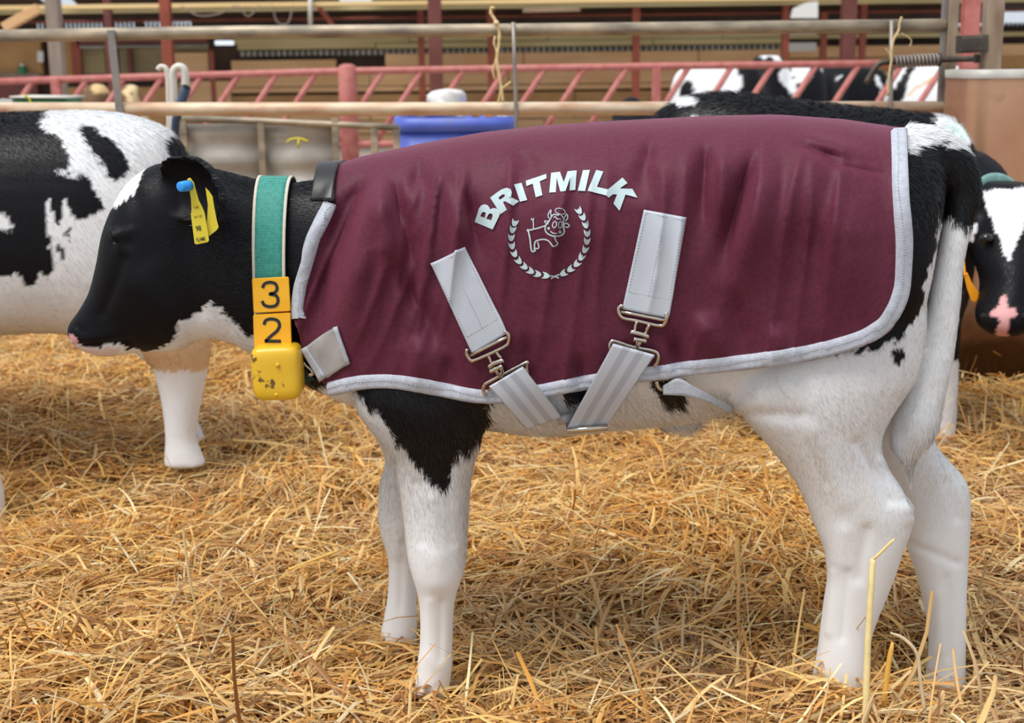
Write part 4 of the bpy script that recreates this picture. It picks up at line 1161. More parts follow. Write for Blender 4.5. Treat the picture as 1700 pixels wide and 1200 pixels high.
hd1 = lambda x, yt, w, hh: [(yt, x - w * .35, x + w * .35, .06, -.05), (yt + hh * .15, x - w * .5, x + w * .5, .13, -.1), (yt + hh * .45, x - w * .5, x + w * .5, .15, -.15), (yt + hh * .75, x - w * .36, x + w * .36, .12, -.25), (yt + hh, x - w * .34, x + w * .34, .1, -.32)]
far_cow('black faced cow with pale poll and white cheek stripe beyond the barrier', [(1240, 140, 1240, 220, .05), (1255, 118, 1255, 300, .25), (1290, 108, 1290, 310, .3), (1330, 104, 1330, 310, .3), (1360, 112, 1360, 290, .2), (1372, 140, 1372, 220, .05)], [hd1(1276, 92, 62, 110)],
        [(W_, [(1262, 85), (1288, 85), (1300, 104), (1288, 98), (1276, 94), (1264, 100)]), (W_, [(1297, 110), (1309, 112), (1328, 156), (1318, 164), (1292, 131)]), (W_, [(1310, 100), (1358, 100), (1345, 132), (1326, 142), (1316, 120)]),
         (W_, [(1232, 132), (1242, 136), (1240, 150), (1232, 146)])], 10.3, K_, 71)
far_cow('black cow with thin white flank stripe behind the bolt handle', [(1340, 150, 1340, 210, .05), (1352, 118, 1352, 300, .2), (1390, 108, 1390, 310, .28), (1430, 110, 1430, 310, .28), (1465, 116, 1465, 290, .2), (1478, 140, 1478, 220, .05)], [hd1(1395, 112, 50, 100)],
        [(W_, [(1345, 120), (1366, 116), (1348, 146), (1348, 168), (1338, 156)]), (W_, [(1390, 130), (1396, 128), (1394, 138)]), (W_, [(1452, 122), (1458, 126), (1466, 145), (1462, 152)])], 11.2, K_, 72)
far_cow('white cow with broad black stripe beside the gate end', [(1468, 150, 1468, 210, .05), (1482, 118, 1482, 300, .2), (1520, 108, 1520, 310, .28), (1570, 106, 1570, 310, .28), (1610, 110, 1610, 300, .2), (1625, 140, 1625, 220, .05)], [],
        [(K_, [(1470, 170), (1488, 140), (1505, 112), (1522, 112), (1508, 135), (1500, 170)]), (TAN, [(1508, 152), (1535, 135), (1560, 122), (1560, 128), (1530, 145), (1512, 160)])], 10.0, W_, 73)
far_cow('small black cow just left of the black calf behind the jacket', [(1015, 190, 1015, 215, .03), (1025, 172, 1025, 300, .1), (1048, 158, 1048, 320, .16), (1062, 165, 1062, 320, .16), (1085, 185, 1085, 310, .14), (1100, 200, 1100, 280, .05)], [], [], 6.5, K_, 74)
far_cow('cream and brown faced cow at far left behind the flat bar', [(196, 160, 196, 210, .05), (204, 146, 204, 280, .15), (216, 140, 216, 290, .2), (232, 150, 232, 290, .2), (244, 172, 244, 260, .06)], [hd1(216, 140, 30, 50)],
        [(np.array(srgb(120, 84, 54)[:3]), [(200, 138), (212, 138), (208, 150), (200, 156)]), (K_, [(216, 150), (222, 152), (220, 158)]), (np.array(srgb(110, 78, 52)[:3]), [(195, 158), (208, 156), (214, 175), (195, 180)]), (np.array(srgb(150, 112, 76)[:3]), [(226, 140), (240, 150), (246, 180), (236, 180)])], 9.4, np.array(srgb(222, 196, 150)[:3]), 75)
far_cow('pale cow partly hidden behind the left red diagonal bars', [(122, 158, 122, 200, .05), (132, 146, 132, 280, .15), (152, 139, 152, 290, .2), (172, 140, 172, 290, .2), (186, 160, 186, 260, .06)], [],
        [(np.array(srgb(110, 84, 60)[:3]), [(100, 154), (140, 150), (146, 136), (156, 136), (152, 152), (200, 156), (200, 300), (100, 300)])], 10.4, np.array(srgb(214, 180, 130)[:3]), 76)

# ================================================================== the jacket
FOLDS = [(655, 300, 692, 480, 15, -.008), (628, 300, 655, 470, 18, .006), (772, 315, 800, 440, 14, -.007), (745, 300, 768, 430, 15, .005),
         (612, 285, 522, 490, 18, -.008), (645, 288, 565, 510, 22, .006), (700, 262, 690, 325, 14, -.005), (720, 262, 745, 320, 14, .004),
         (1172, 235, 1165, 410, 18, -.009), (1200, 235, 1190, 400, 14, .005), (1247, 262, 1195, 450, 15, -.010), (1280, 262, 1240, 460, 20, .007),
         (1082, 228, 1062, 335, 15, -.006), (1322, 240, 1420, 276, 9, -.004), (1330, 224, 1445, 260, 10, .004), (1365, 270, 1487, 294, 4.0, -.0014),
         (1400, 330, 1425, 540, 38, .006), (1335, 350, 1340, 570, 36, -.005), (650, 430, 760, 610, 15, -.006), (600, 420, 582, 600, 25, .006),
         (546, 430, 528, 570, 15, -.005), (872, 560, 885, 670, 16, -.004), (962, 590, 966, 660, 12, -.005), (1112, 550, 1132, 635, 12, -.006),
         (1160, 520, 1205, 610, 20, .005), (1215, 480, 1235, 615, 18, -.005), (850, 240, 900, 290, 16, -.004), (900, 300, 960, 420, 40, .004),
         (690, 560, 700, 655, 22, .005), (740, 590, 760, 660, 14, -.004), (1290, 540, 1300, 610, 16, .004)]


def sstep(a, b, v):
    t = np.clip((v - a) / (b - a), 0, 1)
    return t * t * (3 - 2 * t)


def jfold(x, y):
    x = np.asarray(x, float); y = np.asarray(y, float)
    d = np.zeros(np.shape(x))
    for x0, y0, x1, y1, w, a in FOLDS:
        dx, dy = x1 - x0, y1 - y0
        L2 = dx * dx + dy * dy
        t = ((x - x0) * dx + (y - y0) * dy) / L2
        r = np.abs((x - x0) * dy - (y - y0) * dx) / math.sqrt(L2)
        ww = w * (0.8 + 0.7 * np.clip(t, 0, 1))
        d = d + 2.6 * a * np.exp(-(r / ww) ** 2) * sstep(-0.12, 0.3, t) * (1 - sstep(0.45, 1.15, t))
    dep = y - JT(x)
    env = sstep(25, 95, dep) * (1 - 0.65 * sstep(150, 330, dep))
    n1 = vnoise((x + 0.12 * dep) / 42.0 + 3, dep / 230.0, 33)
    n2 = vnoise((x * 0.92 + dep * 0.38) / 36.0, (dep - 0.4 * x) / 190.0, 34)
    front = 1 - sstep(640, 800, x)
    d = d + env * (0.013 * ((1 - np.abs(n1)) ** 2 - 0.4) + 0.010 * front * ((1 - np.abs(n2)) ** 2 - 0.4))
    d = d + 0.004 * vnoise(x / 75.0, y / 120.0, 31) + 0.0007 * vnoise(x / 17.0, y / 26.0, 32)
    return d


WX = ([470, 486, 560, 650, 750, 900, 1100, 1300, 1450, 1520], [.088, .094, .124, .152, .17, .18, .184, .18, .17, .158])


def jY(x, y):
    W = np.interp(x, *WX)
    d = np.maximum((y - JT(x)) / 1163.0, 0)
    D = 0.175
    s = np.clip(1 - d / D, 0, 1)
    prof = (1 - s ** 2.3) ** (1 / 2.3)
    prof = prof * (1 - 0.10 * np.clip((d - D) / 0.2, 0, 1) ** 2)
    front = np.clip((575 - x) / 80.0, 0, 1)
    prof = prof * (1 - 0.35 * front * np.clip((d - 0.22) / 0.12, 0, 1) ** 1.5)
    mask = np.clip(d / 0.05, 0, 1)
    return YC(x) - W * prof - jfold(x, y) * mask


def jP(x, y, off=0.0):
    x = np.asarray(x, float); y = np.asarray(y, float)
    P = at_arr(x, y, jY(x, y))
    if np.any(off):
        e = 1.5
        Px = at_arr(x + e, y, jY(x + e, y)) - at_arr(x - e, y, jY(x - e, y))
        Py = at_arr(x, y + e, jY(x, y + e)) - at_arr(x, y - e, jY(x, y - e))
        n = np.cross(Py, Px)
        n /= np.linalg.norm(n, axis=-1)[..., None]
        n = np.where((n[..., 1] > 0)[..., None], -n, n)
        P = P + n * np.asarray(off)[..., None]
    return P


def jFlat(x, y, off, smooth=0):
    """on the jacket, moved straight out so that the outline keeps its place"""
    Y = jY(x, y); Y0 = Y.copy()
    for _ in range(smooth):
        Y[1:-1] = (Y[:-2] + 2 * Y[1:-1] + Y[2:]) / 4
        Y[:, 1:-1] = (Y[:, :-2] + 2 * Y[:, 1:-1] + Y[:, 2:]) / 4
    return at_arr(x, y, np.minimum(Y, Y0) - off)


def mirror_far(P):
    x = side_px(P)[0]
    Q = np.array(P)
    xc = 850 + Q[..., 0] * FPX / 2.0
    Q[..., 1] = 2 * YC(xc) - Q[..., 1]
    return Q


def grid_faces(nu, nv, off=0, flip=False):
    f = [[off + j * nu + i, off + j * nu + i + 1, off + (j + 1) * nu + i + 1, off + (j + 1) * nu + i] for j in range(nv - 1) for i in range(nu - 1)]
    return [q[::-1] for q in f] if flip else f


def solid(o, th, offset=-1.0):
    m = o.modifiers.new('thickness', 'SOLIDIFY'); m.thickness = th; m.offset = offset
    return o


jk = thing('calf_jacket', (0.2, 0, 0.3), 'maroon padded calf jacket with grey binding and a printed logo', 'jacket')
NU, NV = 300, 130
uu = np.linspace(0, 1, NU); vs = np.linspace(0, 1, NV) ** 1.0
U_, V_ = np.meshgrid(uu, vs)
jx, jy = jxy(U_, V_)
Pn = jP(jx, jy)
Pf = mirror_far(Pn)
allP = np.concatenate([Pf[:0:-1], Pn], 0)     # far hem ... top ... near hem
shell = mesh_obj('shell', allP.reshape(-1, 3), grid_faces(NU, 2 * NV - 1, flip=True), M['maroon'], jk)
solid(shell, 0.004, 0)


def strip_on(px_out, px_in, offs, n=6):
    """strip between two photo polylines laid on the jacket; bulged profile"""
    A = np.asarray(px_out, float); B = np.asarray(px_in, float)
    rows = []
    for k in range(n):
        t = k / (n - 1)
        Q = A * (1 - t) + B * t
        rows.append(jP(Q[:, 0], Q[:, 1], np.full(len(Q), np.interp(t, [0, .12, .88, 1], offs))))
    return np.array(rows)


def inset(path, w):
    P = np.asarray(path, float)
    T = np.gradient(P, axis=0); T /= np.linalg.norm(T, axis=1)[:, None]
    n = np.stack([T[:, 1], -T[:, 0]], -1)
    for i in range(3):
        n[1:-1] = (n[:-2] + n[1:-1] * 2 + n[2:]) / 4
    return P + n * (np.asarray(w)[:, None] if np.ndim(w) else w)


full = np.array(OUT_F[6:27])
path_front = curve_pts(full, 3)
path_hem = np.array([(550, 657)] + [p for p in OUT_H if p[0] > 558] + list(OUT_R[1:]))
# resample evenly
def resample(P, step):
    s = np.concatenate([[0], np.cumsum(np.hypot(*np.diff(P, axis=0).T))])
    q = np.arange(0, s[-1], step)
    return np.stack([np.interp(q, s, P[:, 0]), np.interp(q, s, P[:, 1])], -1)
path_hem = resample(path_hem, 5); 
for i in range(8): path_hem[1:-1] = (path_hem[:-2] + 2 * path_hem[1:-1] + path_hem[2:]) / 4
path_front = resample(path_front, 5)
for pth, w in ((path_front, 18.0), (path_hem, np.interp(path_hem[:, 0], [550, 900, 1500], [24, 23, 27]))):
    o_ = inset(pth, -1.5 if True else 0)
    i_ = inset(pth, w)
    for far in (False, True):
        R = strip_on(o_, i_, [-.001, .0065, .006, .002], 7)
        if far: R = mirror_far(R)
        b = mesh_obj('binding', R.reshape(-1, 3), grid_faces(R.shape[1], R.shape[0], flip=far), M['binding'], jk)
    # stitch line
    stm = MB()
    mid = inset(pth, np.asarray(w) * 0.62 if np.ndim(w) else w * 0.62)
    for k in range(0, len(mid) - 1, 1):
        q = jP(mid[k:k + 2, 0], mid[k:k + 2, 1], np.array([.0066, .0066]))
        stm.tube([q[0], q[0] + (q[1] - q[0]) * 0.6], 0.0005, 4)
    stm.build('stitching', M['binding'], jk, kind='stuff')


def strap_material():
    m = attr_mat('striped_webbing', 'strap_tone', 0.5, 0.4)
    nt = m.node_tree; N = nt.nodes; L = nt.links
    tc = N.new('ShaderNodeTexCoord'); w = N.new('ShaderNodeTexWave'); w.inputs['Scale'].default_value = 220
    L.new(tc.outputs['Object'], w.inputs['Vector'])
    bp = N.new('ShaderNodeBump'); bp.inputs['Strength'].default_value = 0.25; bp.inputs['Distance'].default_value = 0.0005
    L.new(w.outputs['Fac'], bp.inputs['Height']); L.new(bp.outputs[0], N['Principled BSDF'].inputs['Normal'])
    return m


M['strap'] = strap_material()


def bilinear(c, nu, nv):
    TLc, TRc, BRc, BLc = [np.asarray(p, float) for p in c]
    u, v = np.meshgrid(np.linspace(0, 1, nu), np.linspace(0, 1, nv))
    u = u[..., None]; v = v[..., None]
    return (TLc * (1 - u) + TRc * u) * (1 - v) + (BLc * (1 - u) + BRc * u) * v


def tone(o, nu, nv, stripes):
    ca = o.data.color_attributes.new('strap_tone', 'FLOAT_COLOR', 'POINT')
    u = np.tile(np.linspace(0, 1, nu), nv)
    lo, hi = np.array(srgb(162, 166, 175)[:3]), np.array(srgb(194, 200, 210)[:3])
    k = np.zeros(len(u))
    if stripes:
        k = np.where(((u > .04) & (u < .22)) | ((u > .40) & (u < .60)) | ((u > .78) & (u < .96)), 1.0, 0.25)
    else:
        k[:] = 0.75
    c = np.ones((len(u), 4)); c[:, :3] = lo * (1 - k[:, None]) + hi * k[:, None]
    ca.data.foreach_set('color', c.ravel())


# sewn patches on the flank
PATCH = [[(715, 438), (772, 410), (842, 553), (784, 588)], [(1069, 348), (1140, 361), (1110, 529), (1033, 513)]]
for q in PATCH:
    G = bilinear(q, 24, 40)
    P = jFlat(G[..., 0], G[..., 1], .0065, 10)
    o = mesh_obj('sewn_strap', P.reshape(-1, 3), grid_faces(24, 40, flip=True), M['strap'], jk)
    tone(o, 24, 40, False); solid(o, 0.003)
    stm = MB()
    c = np.array(q, float); cen = c.mean(0)
    ins = bilinear(q, 2, 2)
    def uvp(u, v):
        return (c[0] * (1 - u) + c[1] * u) * (1 - v) + (c[3] * (1 - u) + c[2] * u) * v
    lines = [((.06, .03), (.94, .03)), ((.94, .03), (.94, .82)), ((.94, .82), (.06, .82)), ((.06, .82), (.06, .03)), ((.5, .2), (.5, .82)), ((.06, .03), (.5, .82))]
    for (u0, v0), (u1, v1) in lines[:5]:
        a_, b_ = uvp(u0, v0), uvp(u1, v1)
        n_ = int(np.hypot(*(b_ - a_)) / 5)
        for k in range(n_):
            s0 = a_ + (b_ - a_) * (k + .15) / n_; s1 = a_ + (b_ - a_) * (k + .8) / n_
            p0, p1 = jFlat(np.array([s0[0], s1[0]]), np.array([s0[1], s1[1]]), .0066)
            stm.tube([p0, p1], 0.00055, 4)
    stm.build('stitching', M['webbing'], o, kind='stuff')

# crossing surcingle straps below the clips
def low_strap(q, Ytop, Ybot):
    G = bilinear([np.array([p[0], p[1], yy]) for p, yy in zip(q, (Ytop, Ytop, Ybot, Ybot))], 24, 30)
    v = np.linspace(0, 1, 30)[:, None]
    Yg = G[..., 2] - 0.010 * np.sin(np.pi * v)
    jz = jY(G[..., 0], G[..., 1]) - 0.008
    Yg = np.where(G[..., 1] < JH(G[..., 0]) + 6, np.minimum(Yg, jz), Yg)
    for _ in range(4):
        Yg[1:-1] = (Yg[:-2] + 2 * Yg[1:-1] + Yg[2:]) / 4
    P = at_arr(G[..., 0], G[..., 1], Yg)
    last = P[-1]
    und = []
    for k in range(1, 9):
        t = k / 8
        und.append(last + np.array([0, 0.006 * k + 0.02 * t * k / 2, -0.004 * math.sin(math.pi * min(1, t * 2)) - 0.0 * t]))
    P = np.concatenate([P, np.array(und)], 0)
    o = mesh_obj('surcingle_strap', P.reshape(-1, 3), grid_faces(24, 38, flip=True), M['strap'], jk)
    tone(o, 24, 38, True); solid(o, 0.0022)
    return o


low_strap([(812, 642), (868, 609), (932, 692), (874, 712)], -0.205, -0.165)
low_strap([(1018, 571), (1087, 590), (1008, 707), (941, 713)], -0.222, -0.165)
pipe('slider_bar', [at(941, 715, -0.172), at(1009, 709, -0.172)], 0.0042, M['chrome'], jk, 10)
MB().tube([at(925, 698, -0.155), at(952, 692, -0.155)], [0.007, 0.007], 10, flat=0.4).build('connecting_loop', M['silver'], jk)


def wire(parent, pts, r, off=0.008, sub=4, name='frame', flat=1.0):
    P = jP(np.array([p[0] for p in pts], float), np.array([p[1] for p in pts], float), np.full(len(pts), off))
    MB().tube(curve_pts(P, sub), r / 1200.0, 8, flat).build(name, M['chrome'], parent)


def clip(upper, prongs, bars, stem, lower):
    # part 'clip' of the jacket with frame pieces below it
    P = jP(np.array([p[0] for p in upper], float), np.array([p[1] for p in upper], float), np.full(len(upper), .008))
    root = MB().tube(curve_pts(P, 5), 3.0 / 1200, 8).build('surcingle_clip', M['chrome'], jk)
    for p in prongs: wire(root, p, 2.6, .0085, name='prong')
    for p in bars: wire(root, p, 4.0, .010, name='hook_bar')
    for p in stem: wire(root, p, 3.2, .010, name='stem')
    for p in lower: wire(root, p, 3.0, .010, 5, name='lower_frame')


clip([(777, 576), (776, 584), (783, 594), (792, 594), (838, 572), (846, 562), (845, 551), (839, 546)],
     [[(782, 587), (842, 556)], [(811, 585), (815, 592), (818, 599)], [(827, 577), (829, 584), (834, 590)]],
     [[(813, 605), (824, 598), (838, 593)], [(815, 612), (826, 607), (836, 602)]], [[(823, 605), (828, 614), (833, 621)], [(832, 603), (836, 611), (833, 621)]],
     [[(808, 652), (804, 642), (806, 634), (815, 628), (866, 599), (875, 600), (879, 608), (877, 616)], [(812, 643), (868, 610)]])
clip([(1034, 504), (1027, 509), (1028, 519), (1036, 526), (1060, 530), (1095, 537), (1106, 534), (1111, 524), (1108, 517)],
     [[(1031, 515), (1108, 529)], [(1059, 531), (1056, 538), (1055, 546)], [(1077, 535), (1073, 542), (1072, 549)]],
     [[(1047, 548), (1062, 549), (1077, 555)], [(1052, 557), (1062, 559), (1073, 562)]], [[(1058, 556), (1059, 566), (1057, 574)], [(1066, 558), (1061, 567), (1058, 576)]],
     [[(1013, 580), (1010, 572), (1013, 564), (1022, 563), (1050, 570), (1085, 578), (1094, 585), (1093, 596), (1088, 603)], [(1017, 571), (1088, 589)]])

# leg strap and its ring under the hem
MB().tube(curve_pts([at(x, y, -0.19) for x, y in [(1090, 632), (1092, 640), (1098, 646), (1106, 644)]], 5), 0.0028, 8).build('ring', M['chrome'], jk)
G = curve_pts([np.concatenate([at(x, y, Y), at(x2, y2, Y)]) for x, y, x2, y2, Y in [(1101, 640, 1101, 655, -.20), (1125, 628, 1135, 657, -.20), (1150, 640, 1152, 660, -.20), (1180, 656, 1178, 668, -.19), (1212, 672, 1208, 684, -.16), (1225, 676, 1222, 690, -.10)]], 5)
R = np.stack([G[:, :3] * (1 - t) + G[:, 3:] * t for t in np.linspace(0, 1, 6)], 1)
o = mesh_obj('leg_strap', R.reshape(-1, 3), grid_faces(6, len(G)), M['webbing'], jk); solid(o, 0.002, 0)

# neck fastener, chest patch
def patch_quad(name, q, off, mat, th, n=14, parent=jk):
    G = bilinear(q, n, n)
    P = jP(G[..., 0], G[..., 1], np.full(G.shape[:2], off))
    o = mesh_obj(name, P.reshape(-1, 3), grid_faces(n, n, flip=True), mat, parent); solid(o, th)
    return o
NFQ = [(529, 281), (564, 279), (553, 338), (520, 336)]
G = bilinear(NFQ, 14, 14); P = jP(G[..., 0], G[..., 1], np.full(G.shape[:2], .010))
Pall = np.concatenate([mirror_far(P)[::-1][:-1] if False else mirror_far(P)[:0:-1], P], 0)
o = mesh_obj('neck_fastener', Pall.reshape(-1, 3), grid_faces(14, Pall.shape[0], flip=True), M['black'], jk); solid(o, .006)
cp = patch_quad('chest_patch', [(506, 577), (563, 540), (582, 602), (538, 631)], .006, M['silver'], .003)
patch_quad('patch_edge', [(560, 541), (565, 540), (584, 601), (579, 604)], .0085, M['webbing'], .003, 8, cp)
patch_quad('patch_edge', [(504, 577), (512, 573), (546, 624), (537, 632)], .0085, M['webbing'], .003, 8, cp)
MB().tube(curve_pts([at(x, y, -0.088) for x, y in [(503, 600), (509, 607), (516, 613), (519, 620), (512, 622)]], 5), 0.003, 8).build('snap_hook', M['chrome'], jk)
V = [at(x, y, -0.075) for x, y in [(500, 606), (512, 618), (523, 630), (503, 638)]]
V += [v + np.array([0, .006, 0]) for v in V]
mesh_obj('strap_end', V, [[0, 1, 2, 3], [7, 6, 5, 4], [0, 4, 5, 1], [1, 5, 6, 2], [2, 6, 7, 3], [3, 7, 4, 0]], mat_new('dark_teal_strap', srgb(30, 66, 66), 0.6), jk, smooth=False)

# ------------------------------------------------------------------ printed logo
def fill_px(outer, holes, step=5.0):
    loops = [outer] + holes
    tris = tessellate_polygon([[Vector((x, y, 0)) for x, y in l] for l in loops])
    pts = [p for l in loops for p in l]
    bm = bmesh.new()
    vs_ = [bm.verts.new((p[0], p[1], 0)) for p in pts]
    for t_ in tris:
        try: bm.faces.new([vs_[i] for i in t_])
        except ValueError: pass
    X = [p[0] for p in outer]; Y_ = [p[1] for p in outer]
    for k in np.arange(min(X) + step, max(X), step):
        bmesh.ops.bisect_plane(bm, geom=bm.verts[:] + bm.edges[:] + bm.faces[:], plane_co=(k, 0, 0), plane_no=(1, 0, 0))
    for k in np.arange(min(Y_) + step, max(Y_), step):
        bmesh.ops.bisect_plane(bm, geom=bm.verts[:] + bm.edges[:] + bm.faces[:], plane_co=(0, k, 0), plane_no=(0, 1, 0))
    bm.verts.index_update()
    V = np.array([v.co[:2] for v in bm.verts]); Fc = [[v.index for v in f.verts] for f in bm.faces]
    bm.free()
    return V, Fc


def print_on(name, items, parent, off=.0044, mat='print'):
    m = MB()
    for V, Fc in items:
        m.add(jFlat(V[:, 0], V[:, 1], off), Fc)
    return m.build(name, M[mat], parent)


def ribbon(pts, w, closed=False, sub=5, smooth=True):
    P = np.asarray(pts, float)
    if closed: P = np.vstack([P, P[:1]])
    C = curve_pts(P, sub) if smooth and len(P) > 2 else P
    T = np.gradient(C, axis=0); T /= np.linalg.norm(T, axis=1)[:, None] + 1e-9
    n = np.stack([-T[:, 1], T[:, 0]], -1)
    V = np.concatenate([C - n * w / 2, C + n * w / 2]); k = len(C)
    return V, [[i, i + 1, k + i + 1, k + i] for i in range(k - 1)]


logo = bpy.data.objects.new('logo', None)
logo.location = Vector(jP(np.array([915.]), np.array([400.]), np.array([0.0]))[0].tolist())
COL.objects.link(logo); logo.parent = jk; logo.matrix_parent_inverse = Matrix.Translation(-jk.location)
logo['label'] = 'pale printed lettering and laurel emblem'
z6 = lambda L: [(770 + x / 5.484, 270 + y / 5.484) for x, y in L]
LET = [([(262, 608), (98, 540), (122, 470), (138, 415), (160, 388), (190, 378), (218, 388), (234, 410), (240, 425), (268, 412), (300, 418), (325, 440), (328, 470), (315, 500)],
        [[(150, 488), (165, 455), (185, 447), (200, 458), (198, 478), (188, 502)], [(205, 510), (222, 472), (240, 460), (258, 468), (263, 485), (250, 524)]]),
       ([(335, 468), (240, 318), (300, 272), (350, 240), (390, 228), (425, 240), (438, 270), (432, 300), (425, 312), (502, 350), (450, 392), (385, 355), (365, 352), (358, 362), (392, 428)],
        [[(315, 318), (350, 290), (368, 288), (375, 300), (365, 315), (328, 338)]]),
       ([(458, 198), (525, 183), (577, 340), (512, 355)], []),
       ([(563, 165), (750, 102), (752, 143), (690, 170), (715, 295), (655, 315), (628, 190), (572, 213)], []),
       ([(795, 92), (875, 82), (910, 178), (945, 78), (1028, 70), (1015, 248), (962, 252), (968, 135), (925, 258), (878, 262), (845, 135), (838, 268), (778, 272)], []),
       ([(1085, 68), (1147, 66), (1105, 258), (1037, 255)], []),
       ([(1205, 66), (1270, 80), (1212, 220), (1312, 243), (1295, 298), (1127, 255)], []),
       ([(1312, 243), (1445, 135), (1490, 185), (1418, 235), (1535, 238), (1580, 318), (1472, 290), (1418, 438), (1362, 372), (1395, 290), (1360, 287), (1318, 318), (1296, 298)], [])]
for o_, h_ in LET:
    print_on('letter', [fill_px(z6(o_), [z6(h) for h in h_])], logo)
z5 = lambda L: [(800 + x / 8.0, 330 + y / 8.0) for x, y in L]
wl = [(435, 320), (408, 410), (390, 515), (400, 625), (432, 730), (490, 825), (565, 900), (648, 960), (742, 1000), (850, 1020)]
wr = [(1290, 160), (1340, 245), (1380, 345), (1400, 460), (1395, 565), (1370, 675), (1320, 775), (1258, 865), (1175, 935), (1082, 990)]
shape = [(-44, 55), (-12, 20), (0, 34), (12, 20), (44, 55), (40, 0), (24, -36), (0, -50), (-24, -36), (-40, 0)]
for ch in (wl, wr):
    for k, (cx_, cy_) in enumerate(ch):
        a_ = ch[max(0, k - 1)]; b_ = ch[min(len(ch) - 1, k + 1)]
        d = np.array([a_[0] - b_[0], a_[1] - b_[1]], float); d /= np.linalg.norm(d); s = np.array([-d[1], d[0]])
        L_ = [(cx_ + s[0] * x + d[0] * y, cy_ + s[1] * x + d[1] * y) for x, y in shape]
        print_on('laurel_leaf', [fill_px(z5(L_), [])], logo)
print_on('laurel_stem', [ribbon(z5([(890, 1022), (960, 1030), (1022, 1052)]), 2.2), ribbon(z5([(1030, 1004), (965, 1030), (918, 1062)]), 2.2)], logo)
ell = lambda cx, cy, a, b, rot=0: [(cx + a * math.cos(t) * math.cos(rot) - b * math.sin(t) * math.sin(rot), cy + a * math.cos(t) * math.sin(rot) + b * math.sin(t) * math.cos(rot)) for t in np.linspace(0, 2 * math.pi, 17)]
COW = [([(612, 420), (690, 402), (760, 385), (850, 352)], 2.3), ([(618, 430), (640, 540), (650, 640), (668, 700), (716, 682)], 2.6), ([(698, 680), (700, 600), (718, 560), (760, 546), (820, 538), (880, 555), (920, 600), (950, 632), (1008, 600), (984, 560), (962, 498)], 2.4),
       ([(740, 572), (757, 640), (736, 662), (704, 655)], 2.2), ([(685, 400), (685, 325), (675, 290), (652, 260)], 1.7), ([(676, 300), (684, 275), (687, 255)], 1.7),
       ([(910, 262), (880, 310), (852, 350), (838, 400), (860, 450), (910, 484), (970, 496), (1040, 490), (1084, 462), (1095, 420), (1080, 380), (1086, 325), (1075, 290)], 2.3),
       ([(910, 262), (938, 218), (970, 206), (1000, 216), (1040, 206), (1078, 248), (1096, 285)], 2.0), ([(952, 250), (975, 236), (1000, 268), (1030, 264), (1052, 275)], 1.7),
       ([(888, 258), (880, 205), (918, 145), (914, 200), (930, 236)], 1.7), ([(1097, 248), (1126, 200), (1140, 250), (1112, 295)], 1.7),
       ([(900, 304), (832, 292), (852, 325), (886, 332)], 1.7), ([(1090, 345), (1120, 322), (1164, 355), (1130, 380), (1092, 366)], 1.7),
       (ell(965, 342, 26, 42, 0.3), 1.5), (ell(1040, 345, 22, 46, 0.15), 1.5), (ell(885, 393, 9, 9), 2.4), (ell(1037, 440, 14, 14), 1.6), ([(908, 428), (945, 456), (1002, 460)], 1.7), (ell(1040, 165, 68, 38, 0.25), 1.3), (ell(612, 418, 9, 9), 2.2)]
print_on('cow_emblem', [ribbon(z5(p), w * 0.95, sub=3) for p, w in COW], logo)

# ================================================================== collar with number tiles and weight
col = thing('neck_collar', tuple(at(455, 600, 0)), 'green webbing collar with yellow number tiles and a yellow weight', 'collar')
def ring_pts(tx, ty_, bx, by, hw, n=72, grow=1.0):
    c, a_, l_, p, e = sec(tx, ty_, bx, by, 0.0, hw, 2.25, 0.05)
    th = np.arange(n) * 2 * math.pi / n
    ct, st = np.cos(th), np.sin(th)
    x = np.sign(ct) * np.abs(ct) ** (2 / p); y = np.sign(st) * np.abs(st) ** (2 / p) * (1 - e * x)
    return c + x[:, None] * a_ * grow + y[:, None] * l_ * grow
RA = ring_pts(430, 295, 441, 606, .0755); RB = ring_pts(486, 296, 492, 612, .0835)
def band(name, s0, s1, grow, mat, m=6, th=0.003):
    rows_ = []
    for s in np.linspace(s0, s1, m):
        P = RA * (1 - s) + RB * s; c = P.mean(0)
        rows_.append(c + (P - c) * grow)
    V = np.vstack(rows_); n = 72
    o = mesh_obj(name, V, [[i * n + k, (i + 1) * n + k, (i + 1) * n + (k + 1) % n, i * n + (k + 1) % n] for i in range(m - 1) for k in range(n)], mat, col)
    return solid(o, th, 0)
band('band', 0.05, 0.95, 1.012, M['green_web'])
band('edging', 0.0, 0.085, 1.016, M['cream_web'], 3)
band('edging', 0.915, 1.0, 1.016, M['cream_web'], 3)


def plate(name, poly, Yf, th, mat, parent, bev=1.5, **kw):
    """rounded plate from a photo outline at depth Yf"""
    c = np.mean(poly, axis=0)
    P = np.array(poly, float)
    def sc(d):
        v = P - c; L_ = np.linalg.norm(v, axis=1)[:, None]
        return c + v * (1 - d / L_)
    lay_ = [(sc(bev), Yf), (sc(bev * .3), Yf + th * .15), (P, Yf + th * .4), (P, Yf + th * .85), (sc(bev * .5), Yf + th)]
    n = len(P)
    V = np.vstack([at_arr(q[:, 0], q[:, 1], np.full(n, y)) for q, y in lay_])
    Fc = ringfaces(len(lay_), n) + [list(range(n))[::-1], [(len(lay_) - 1) * n + k for k in range(n)]]
    return mesh_obj(name, V, Fc, mat, parent, smooth=False, **kw)


